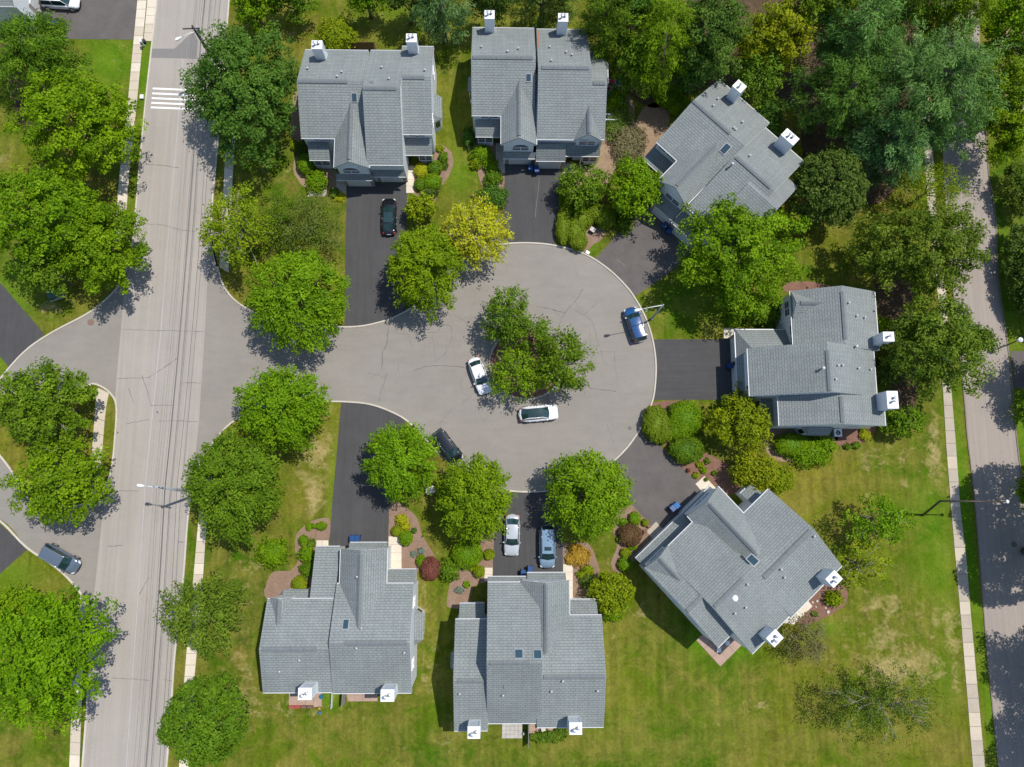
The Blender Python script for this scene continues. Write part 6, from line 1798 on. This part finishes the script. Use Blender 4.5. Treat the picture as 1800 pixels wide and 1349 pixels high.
# brown lamp pole with a long bracket on the right
b = P(1664, 877, 0); pt_ = P(1655, 882, 0)
e0 = P(1653, 881, 6.5); base = Vector((e0.x, e0.y, 0)); e1 = P(1771, 882, 7.4)
r_ = empty('street_lamp', (base.x, base.y, 0), 0, 'brown steel street lamp with a very long arm over the back road', 'street lamp')
bz_ = P(1622, 906, 0)
lean = Vector((e0.x - base.x, e0.y - base.y, 6.5))
MB().tube([(bz_.x - base.x + (0), bz_.y - base.y, 0), (0, 0, 6.5)], [.14, .11], 10).build('pole', M['pole_brown'], r_, True)
MB().tube([(0, 0, 6.5), rel(Vector(((e0.x + e1.x) / 2, (e0.y + e1.y) / 2, 7.2)), base), rel(e1, base)], [.11, .09, .06], 8).build('lamp_arm', M['pole_brown'], r_, True)
c = Vector(rel(e1, base)); MB().lathe(c.x, c.y, [(.05, c.z - .12), (.2, c.z - .1), (.2, c.z + .02), (.08, c.z + .08)], 12).build('lamp_head', M['white'], r_, True)

# lantern post on the right edge
b = P(1770, 607, 0); tpp = P(1789, 599, 3.0)
r_ = empty('street_lamp', (b.x, b.y, 0), 0, 'short dark lantern post with a white top at the right edge', 'street lamp')
MB().tube([(0, 0, 0), rel(tpp, b)], [.09, .06], 8).build('pole', M['dark'], r_, True)
c = Vector(rel(tpp, b)); MB().lathe(c.x, c.y, [(.10, c.z), (.22, c.z + .08), (.26, c.z + .45), (.30, c.z + .5), (.06, c.z + .68)], 12).build('lantern', M['white'], r_)

# ---- bins
def bin_(px, py, ang, label, lidopen=False, lid=None, group=None):
    p = P(px, py, 1.0); r_ = empty('wheeled_bin', (p.x, p.y, 0.02), ang, label, 'bin', group)
    mb = MB(); mb.hexa([(-.22, -.25, .06), (.22, -.25, .06), (.22, .25, .06), (-.22, .25, .06)], [(-.29, -.33, .98), (.29, -.33, .98), (.29, .33, .98), (-.29, .33, .98)]); mb.build('bin_body', M['bin'], r_)
    mb = MB(); mb.hexa([(-.31, -.36, .985), (.31, -.36, .985), (.31, .36, .985), (-.31, .36, .985)], [(-.27, -.30, 1.06), (.27, -.30, 1.06), (.27, .33, 1.08), (-.27, .33, 1.08)]); mb.build('lid', lid or M['bin'], r_)
    for sx in (-.25, .25):
        MB().tube([(sx - .03, .30, .12), (sx + .03, .30, .12)], .11, 10).build('wheel', M['tyre'], r_)
    MB().tube([(-.22, .40, 1.0), (.22, .40, 1.0)], .02, 6).build('handle', M['bin'], r_)
bin_(933, 294, 0, 'left of the two blue bins between the garage doors of the top house')
bin_(943.5, 298, .1, 'right of the two blue bins between the garage doors of the top house')
bin_(1169, 396, -.7, 'upper left of the two blue bins at the diagonal upper right house')
bin_(1177, 405, -.6, 'lower right of the two blue bins at the diagonal upper right house')
bin_(1285, 643, PI / 2, 'blue bin against the garage wall of the right house')
bin_(1190, 889, .75, 'blue bin nearest the driveway at the lower right house', lid=M['bluefab'])
bin_(1183, 894, .75, 'second blue bin, tucked against the garage of the lower right house')
bin_(619, 947, 0, 'left of the two blue bins above the garage of the lower left house')
bin_(628, 947, 0, 'right of the two blue bins above the garage of the lower left house')
bin_(932, 1001, 0, 'upper right of the two blue bins behind the silver SUV')
bin_(920, 1008, 0, 'lower left of the two blue bins behind the silver SUV')
bin_(29, 17, 0, 'dark blue bin beside the neighbour garage in the top left corner')

# ---- air conditioners
def aircon(px, py, label):
    p = P(px, py, .8); r_ = empty('air_conditioner', (p.x, p.y, 0.02), 0, label, 'air conditioner')
    mb = MB()
    for sx in (-1, 1):
        mb.box(sx * .42 - .04, sx * .42 + .04, -.45, .45, 0, .80)
    mb.box(-.38, .38, -.45, -.40, 0, .8); mb.box(-.38, .38, .40, .45, 0, .8)
    mb.build('casing', M['pole_grey'], r_)
    MB().box(-.37, .37, -.39, .39, .02, .55).build('coil', M['dark'], r_)
    tp = MB(); n = 24
    for k in range(n):
        a, b = 2 * PI * k / n, 2 * PI * (k + 1) / n
        def sq(t):
            m = max(abs(math.cos(t)), abs(math.sin(t))); return (math.cos(t) * .46 / m, math.sin(t) * .46 / m)
        q = [(math.cos(a) * .30, math.sin(a) * .30, .80), (math.cos(b) * .30, math.sin(b) * .30, .80), (*sq(b), .80), (*sq(a), .80)]
        tp.hexa(q, [(x, y, .84) for x, y, z in q])
    tp.build('top_frame', M['white'], r_)
    for k in range(4):
        a = k * PI / 2 + .4; fb = MB(); fb.hexa([(0, 0, .70), (math.cos(a) * .27, math.sin(a) * .27, .70), (math.cos(a + .6) * .27, math.sin(a + .6) * .27, .74), (.01, 0, .73)], [(0, 0, .705), (math.cos(a) * .27, math.sin(a) * .27, .705), (math.cos(a + .6) * .27, math.sin(a + .6) * .27, .745), (.01, 0, .735)])
        fb.build('fan_blade', M['metal_g'], r_)
    MB().cyl(0, 0, .74, .80, .07, .07, 10).build('fan_hub', M['metal_g'], r_)
    return r_
aircon(1068.5, 206, 'square white air conditioner beside the right wall of the top house')
aircon(1473, 761, 'square white air conditioner below the bay of the right house')
aircon(794, 1230, 'air conditioner in the shade left of the bottom middle house') if False else None

# ---- utility box on the left lawn
p = P(100, 519, 0); r_ = empty('utility_box', (p.x, p.y, 0), .35, 'green metal utility box on a concrete pad under the left trees', 'utility box')
MB().box(-.85, .85, -.6, .6, .0, .12).build('pad', M['stone'], r_)
MB().box(-.62, .62, -.46, .46, .121, .85).build('cabinet', M['greenbox'], r_); MB().box(-.66, .66, -.5, .5, .851, .92).build('lid', M['greenbox'], r_)
# junction box and kerb side pieces
p = P(249, 170, .3); r_ = empty('service_box', (p.x, p.y, 0), 0, 'small pale service box in the verge beside the crossing', 'utility box')
MB().box(-.2, .2, -.25, .25, 0, .3).build('cabinet', M['stone'], r_); MB().box(-.22, .22, -.27, .27, .301, .34).build('lid', M['white'], r_)
p = P(255, 82, 0); r_ = empty('mailbox', (p.x, p.y, 0), .3, 'white mailbox with a dark top on the verge at the driveway mouth', 'mailbox')
MB().box(-.05, .05, -.05, .05, 0, 1.05).build('post', M['white'], r_)
mb = MB(); mb.box(-.13, .13, -.26, .26, 1.05, 1.25); mb.tube([(0, -.26, 1.25), (0, .26, 1.25)], .13, 12); mb.build('box', M['white'], r_, False); MB().box(-.3, .3, .3, .7, .0, .5).build('planter', M['dark'], r_)
p = P(1033, 444, .2); r_ = empty('service_box', (p.x, p.y, 0), -.5, 'small white service cover behind the kerb at the horseshoe hedge', 'utility box')
MB().box(-.22, .22, -.17, .17, 0, .2).build('cabinet', M['stone'], r_); MB().box(-.24, .24, -.19, .19, .201, .24).build('lid', M['white'], r_)
p = P(1042, 404, .6); r_ = empty('service_box', (p.x, p.y, 0), -.6, 'grey green utility cabinet inside the horseshoe hedge', 'utility box')
MB().box(-.3, .3, -.25, .25, 0, .6).build('cabinet', M['greenbox'], r_); MB().box(-.32, .32, -.27, .27, .601, .66).build('lid', M['stone'], r_)
p = P(1136, 545, .05); o = MB().box(-.16, .16, -.24, .24, 0, .06).build('valve_cover', M['greenbox']); o.location = (p.x, p.y, 0); tag(o, 'small green valve cover in the grass behind the street lamp', 'cover')
p = P(871, 583, .9); r_ = empty('utility_box', (p.x, p.y, 0.05), -.5, 'teal utility cabinet on the left side of the planted island', 'utility box')
MB().box(-.5, .5, -.38, .38, 0, .7).build('cabinet', M['teal'], r_); MB().box(-.53, .53, -.41, .41, .701, .78).build('lid', M['teal'], r_)
p = P(757, 862, 0); r_ = empty('utility_box', (p.x, p.y, 0), .3, 'pale utility cabinet between the two trees at the lower left of the circle', 'utility box')
MB().box(-.5, .5, -.4, .4, 0, .6).build('cabinet', M['pole_grey'], r_); MB().box(-.53, .53, -.43, .43, .601, .66).build('lid', M['stone'], r_)

# ---- yard of the top house: closed red umbrella, table, chairs, white railing
p = P(1074, 148, 0); r_ = empty('patio_umbrella', (p.x, p.y, 0), 0, 'closed red parasol on the patio right of the top house', 'parasol')
tp = P(1078, 140, 2.6); tp = Vector(rel(tp, p)); lo = tp * .35; lo.z = .9
MB().tube([(0, 0, 0), tuple(lo)], .03, 6).build('pole', M['metal_g'], r_)
MB().tube([tuple(lo), tuple(lo.lerp(tp, .3)), tuple(lo.lerp(tp, .8)), tuple(tp)], [.20, .30, .24, .08], 10).build('canopy', M['red'], r_, True)
MB().cyl(0, 0, 0, .1, .28, .25, 12).build('foot', M['dark'], r_)
def table(px, py, r, label, mat='teal'):
    p = P(px, py, .7); q = empty('patio_table', (p.x, p.y, 0.06), 0, label, 'table')
    MB().cyl(0, 0, .66, .70, r, r, 20).build('table_top', M[mat], q); MB().cyl(0, 0, .02, .66, .04, .04, 8).build('leg', M['metal_g'], q); MB().cyl(0, 0, 0, .03, .25, .2, 12).build('foot', M['metal_g'], q)
def chair(px, py, a, label, mat='white', group=None):
    p = P(px, py, .5); q = empty('garden_chair', (p.x, p.y, 0.06), a, label, 'chair', group)
    MB().box(-.24, .24, -.24, .24, .40, .45).build('seat', M[mat], q)
    MB().hexa([(-.24, .22, .45), (.24, .22, .45), (.24, .26, .45), (-.24, .26, .45)], [(-.22, .32, .9), (.22, .32, .9), (.22, .36, .9), (-.22, .36, .9)]).build('backrest', M[mat], q)
    for sx in (-.21, .21):
        for sy in (-.21, .21): MB().tube([(sx, sy, 0), (sx, sy, .4)], .018, 5).build('leg', M['metal_g'], q)
table(1066, 163, .45, 'round teal table on the patio right of the top house')
chair(1078, 163, 1.3, 'pale chair right of the round teal table', 'stone'); chair(1065, 151, 2.8, 'pale chair above the round teal table', 'stone'); chair(1071, 161, .5, 'small red chair at the round teal table', 'red')
chair(1087, 146, .6, 'blue folding chair above the white railing', 'bluefab')
p = P(1090, 166, 0); r_ = empty('railing', (p.x, p.y, 0), 0, 'white open garden frame of rails right of the top house patio', 'railing')
def q_(x, y, z=.95): return rel(P(x, y, z), p)
c4 = [(1087, 151), (1094, 151), (1094, 181), (1087, 181)]
for i in range(4):
    MB().tube([q_(*c4[i]), q_(*c4[(i + 1) % 4])], .045, 5).build('rail', M['trim'], r_)
    x, y, z = q_(*c4[i]); MB().box(x - .05, x + .05, y - .05, y + .05, 0, 1.0).build('post', M['trim'], r_)
MB().tube([q_(1087, 167), q_(1094, 167)], .045, 5).build('rail', M['trim'], r_); MB().tube([q_(1075, 176), q_(1087, 176)], .045, 5).build('rail', M['trim'], r_)
p = P(1069, 218, 0); r_ = empty('railing', (p.x, p.y, 0), 0, 'short white fence piece below the air conditioner of the top house', 'railing')
for k in range(6): MB().box(-.9 + k * .34, -.9 + k * .34 + .28, -.03, .03, 0, 1.1).build('picket', M['trim'], r_)
MB().box(-.95, 1.12, .031, .07, .9, 1.0).build('rail', M['trim'], r_)

# ---- rear of the left house: red brown fence
p = P(637, 92, 0); r_ = empty('garden_fence', (p.x, p.y, 0), 0, 'red brown board fence behind the left house', 'fence')
def fence(root, p0, p1, h, n, mat, base):
    a, b = P(*p0), P(*p1); d = (b - a).normalized(); nn = Vector((-d.y, d.x, 0)) * .02; L_ = (b - a).length / n
    for k in range(n):
        s0 = a + d * (L_ * k + .01) - base; s1 = a + d * (L_ * (k + 1) - .01) - base; hh = h + random.uniform(-.02, .02)
        q = [s0 - nn, s1 - nn, s1 + nn, s0 + nn]; MB().hexa([(x.x, x.y, 0) for x in q], [(x.x, x.y, hh) for x in q]).build('board', M[mat], root)
fence(r_, (614, 87), (661, 87), 1.5, 22, 'wood_d', p); fence(r_, (661, 87), (661, 100), 1.5, 6, 'wood_d', p); fence(r_, (614, 87), (614, 100), 1.5, 6, 'wood_d', p)
# ---- rear of the lower left house
p = P(606, 1222, 0); r_ = empty('garden_fence', (p.x, p.y, 0), 0, 'grey slatted screen between the two patios of the lower left house', 'fence')
fence(r_, (609, 1196), (606, 1236), 1.8, 13, 'wood_g', p)
p = P(585, 1226, 0); r_ = empty('garden_fence', (p.x, p.y, 0), 0, 'low white fence right of the bright grass strip behind the lower left house', 'fence')
fence(r_, (586, 1210), (584, 1244), .7, 10, 'trim', p)
for i, (x, y, a, l) in enumerate([(513, 1243, 0, 'first of four planters from the left along the pink patio'), (523, 1243, 0, 'second of four planters from the left along the pink patio'), (534, 1243, 0, 'third of four planters from the left along the pink patio'), (545, 1243, 0, 'rightmost of four planters along the pink patio')]):
    p = P(x, y, .2); r_ = empty('planter_box', (p.x, p.y, .05), 0, l, 'planter', 'planters along the pink patio')
    MB().box(-.32, .32, -.14, .14, 0, .24).build('box', M['red'] if i < 2 else M['wood_d'], r_); MB().box(-.27, .27, -.09, .09, .241, .26).build('soil', M['mulch_d'], r_)
p = P(562, 1245, .2); r_ = empty('flower_pot', (p.x, p.y, .02), 0, 'pot with yellow flowers at the patio corner of the lower left house', 'flower pot')
MB().lathe(0, 0, [(.12, 0), (.18, .28), (.2, .3)], 12).build('pot', M['wood_d'], r_); 
for k in range(9):
    a = k * .7; MB().lathe(.09 * math.cos(a) * (k % 3) / 2 * 1.2, .09 * math.sin(a) * (k % 3) / 2 * 1.2, [(.02, .30), (.07, .36), (.02, .42)], 6).build('blossom', plain('yellow_petal', (.6, .35, .02), .7) if k == 0 else bpy.data.materials['yellow_petal'], r_)
p = P(562, 1253, .15); o = MB().lathe(0, 0, [(.05, 0), (.16, .1), (.16, .22), (.05, .32)], 14).build('ball', M['bluefab'], None, True); o.location = (p.x, p.y, .02); tag(o, 'small blue ball on the grass below the yellow flower pot', 'ball')
p = P(565, 1226, .6); r_ = empty('garden_chair', (p.x, p.y, .06), 0, 'teal round garden seat at the right end of the pink patio', 'chair')
MB().cyl(0, 0, .38, .44, .26, .26, 14).build('seat', M['teal'], r_)
for k in range(3): a = k * 2.1; MB().tube([(.2 * math.cos(a), .2 * math.sin(a), 0), (.16 * math.cos(a), .16 * math.sin(a), .38)], .02, 5).build('leg', M['metal_g'], r_)
# ---- rear of the bottom middle house
p = P(928, 1290, 0); r_ = empty('garden_fence', (p.x, p.y, 0), 0, 'narrow board screen between the grey and the pink patio of the bottom middle house', 'fence')
fence(r_, (928, 1262), (928, 1307), 1.6, 12, 'wood_g', p)
chair(955, 1282, .3, 'chair on the pink patio of the bottom middle house', 'stone')
p = P(921, 1290, .3); o = MB().cyl(0, 0, 0, .35, .16, .14, 14).build('bucket', M['pole_grey']); o.location = (p.x, p.y, .06); tag(o, 'grey round bucket in the shade beside the board screen', 'bucket')
# ---- patio chairs behind the lower right house
chair(1264, 1143, .0, 'pale cushioned chair at the patio tip behind the lower right house', 'white'); chair(1279, 1131, .1, 'pale cushioned chair nearer the wall behind the lower right house', 'white')
p = P(1370, 1076, 0)
# ---- stones in the bed behind the lower right house
for i, (x, y, r, l) in enumerate([(1428, 1059, .16, 'pale stone, leftmost in the red bed behind the lower right house'), (1436, 1057, .18, 'pale stone left of the round yellow green bush'), (1434, 1067, .12, 'small pale stone between the patio and the round bush'), (1451, 1069, .13, 'small pale stone below the round yellow green bush'), (1455, 1076, .24, 'largest pale stone at the lower edge of the red bed'), (1446, 1043, .12, 'small pale stone above the round bush')]):
    p = P(x, y, 0); o = MB().lathe(0, 0, [(r * .8, 0), (r, r * .3), (r * .75, r * .6), (r * .2, r * .72)], 7, 1, .8).build('stone', M['stone'], None, False); o.location = (p.x, p.y, .01); o.rotation_euler = (0, 0, i); tag(o, l, 'stone', 'stones in the red bed')
# ---- pots beside the steps of the lower right house
for x, y, l in ((1141, 925, 'upper dark pot on the pale pad beside the diagonal driveway'), (1134, 934, 'lower dark pot on the pale pad beside the diagonal driveway')):
    p = P(x, y, .3); r_ = empty('flower_pot', (p.x, p.y, .03), 0, l, 'flower pot'); MB().lathe(0, 0, [(.14, 0), (.22, .32), (.24, .34)], 14).build('pot', M['wood_d'], r_); MB().cyl(0, 0, .341, .36, .19, .18, 12).build('soil', M['mulch_d'], r_)
# ---- grass blades that nobody could count: verges and lawn tufts

# pale scratches and stains on two driveways
M['pale'] = plain('pale_stain', (0.16, 0.145, 0.13), 0.95, var=.3, scale=1.5)
M['tan'] = plain('sandy_stain', (0.20, 0.165, 0.13), 0.95, var=.3, scale=1.5)
for o_ in list(C.objects):
    if o_.name == 'driveway.001': drv2 = o_
    if o_.name == 'driveway.002': drv3 = o_
random.seed(3)
ribbon('scratch', [(948, 312), (947, 330), (944, 352), (942, 368), (941, 382)], .06, .0206, .0208, M['pale'], drv2, jitter=.5)
ribbon('scratch', [(1084, 456), (1092, 462), (1098, 467)], .10, .0206, .0208, M['tan'], drv3, jitter=.5)

print('TRIS', sum(len(m.loops) - 2 * len(m.polygons) for m in bpy.data.meshes))
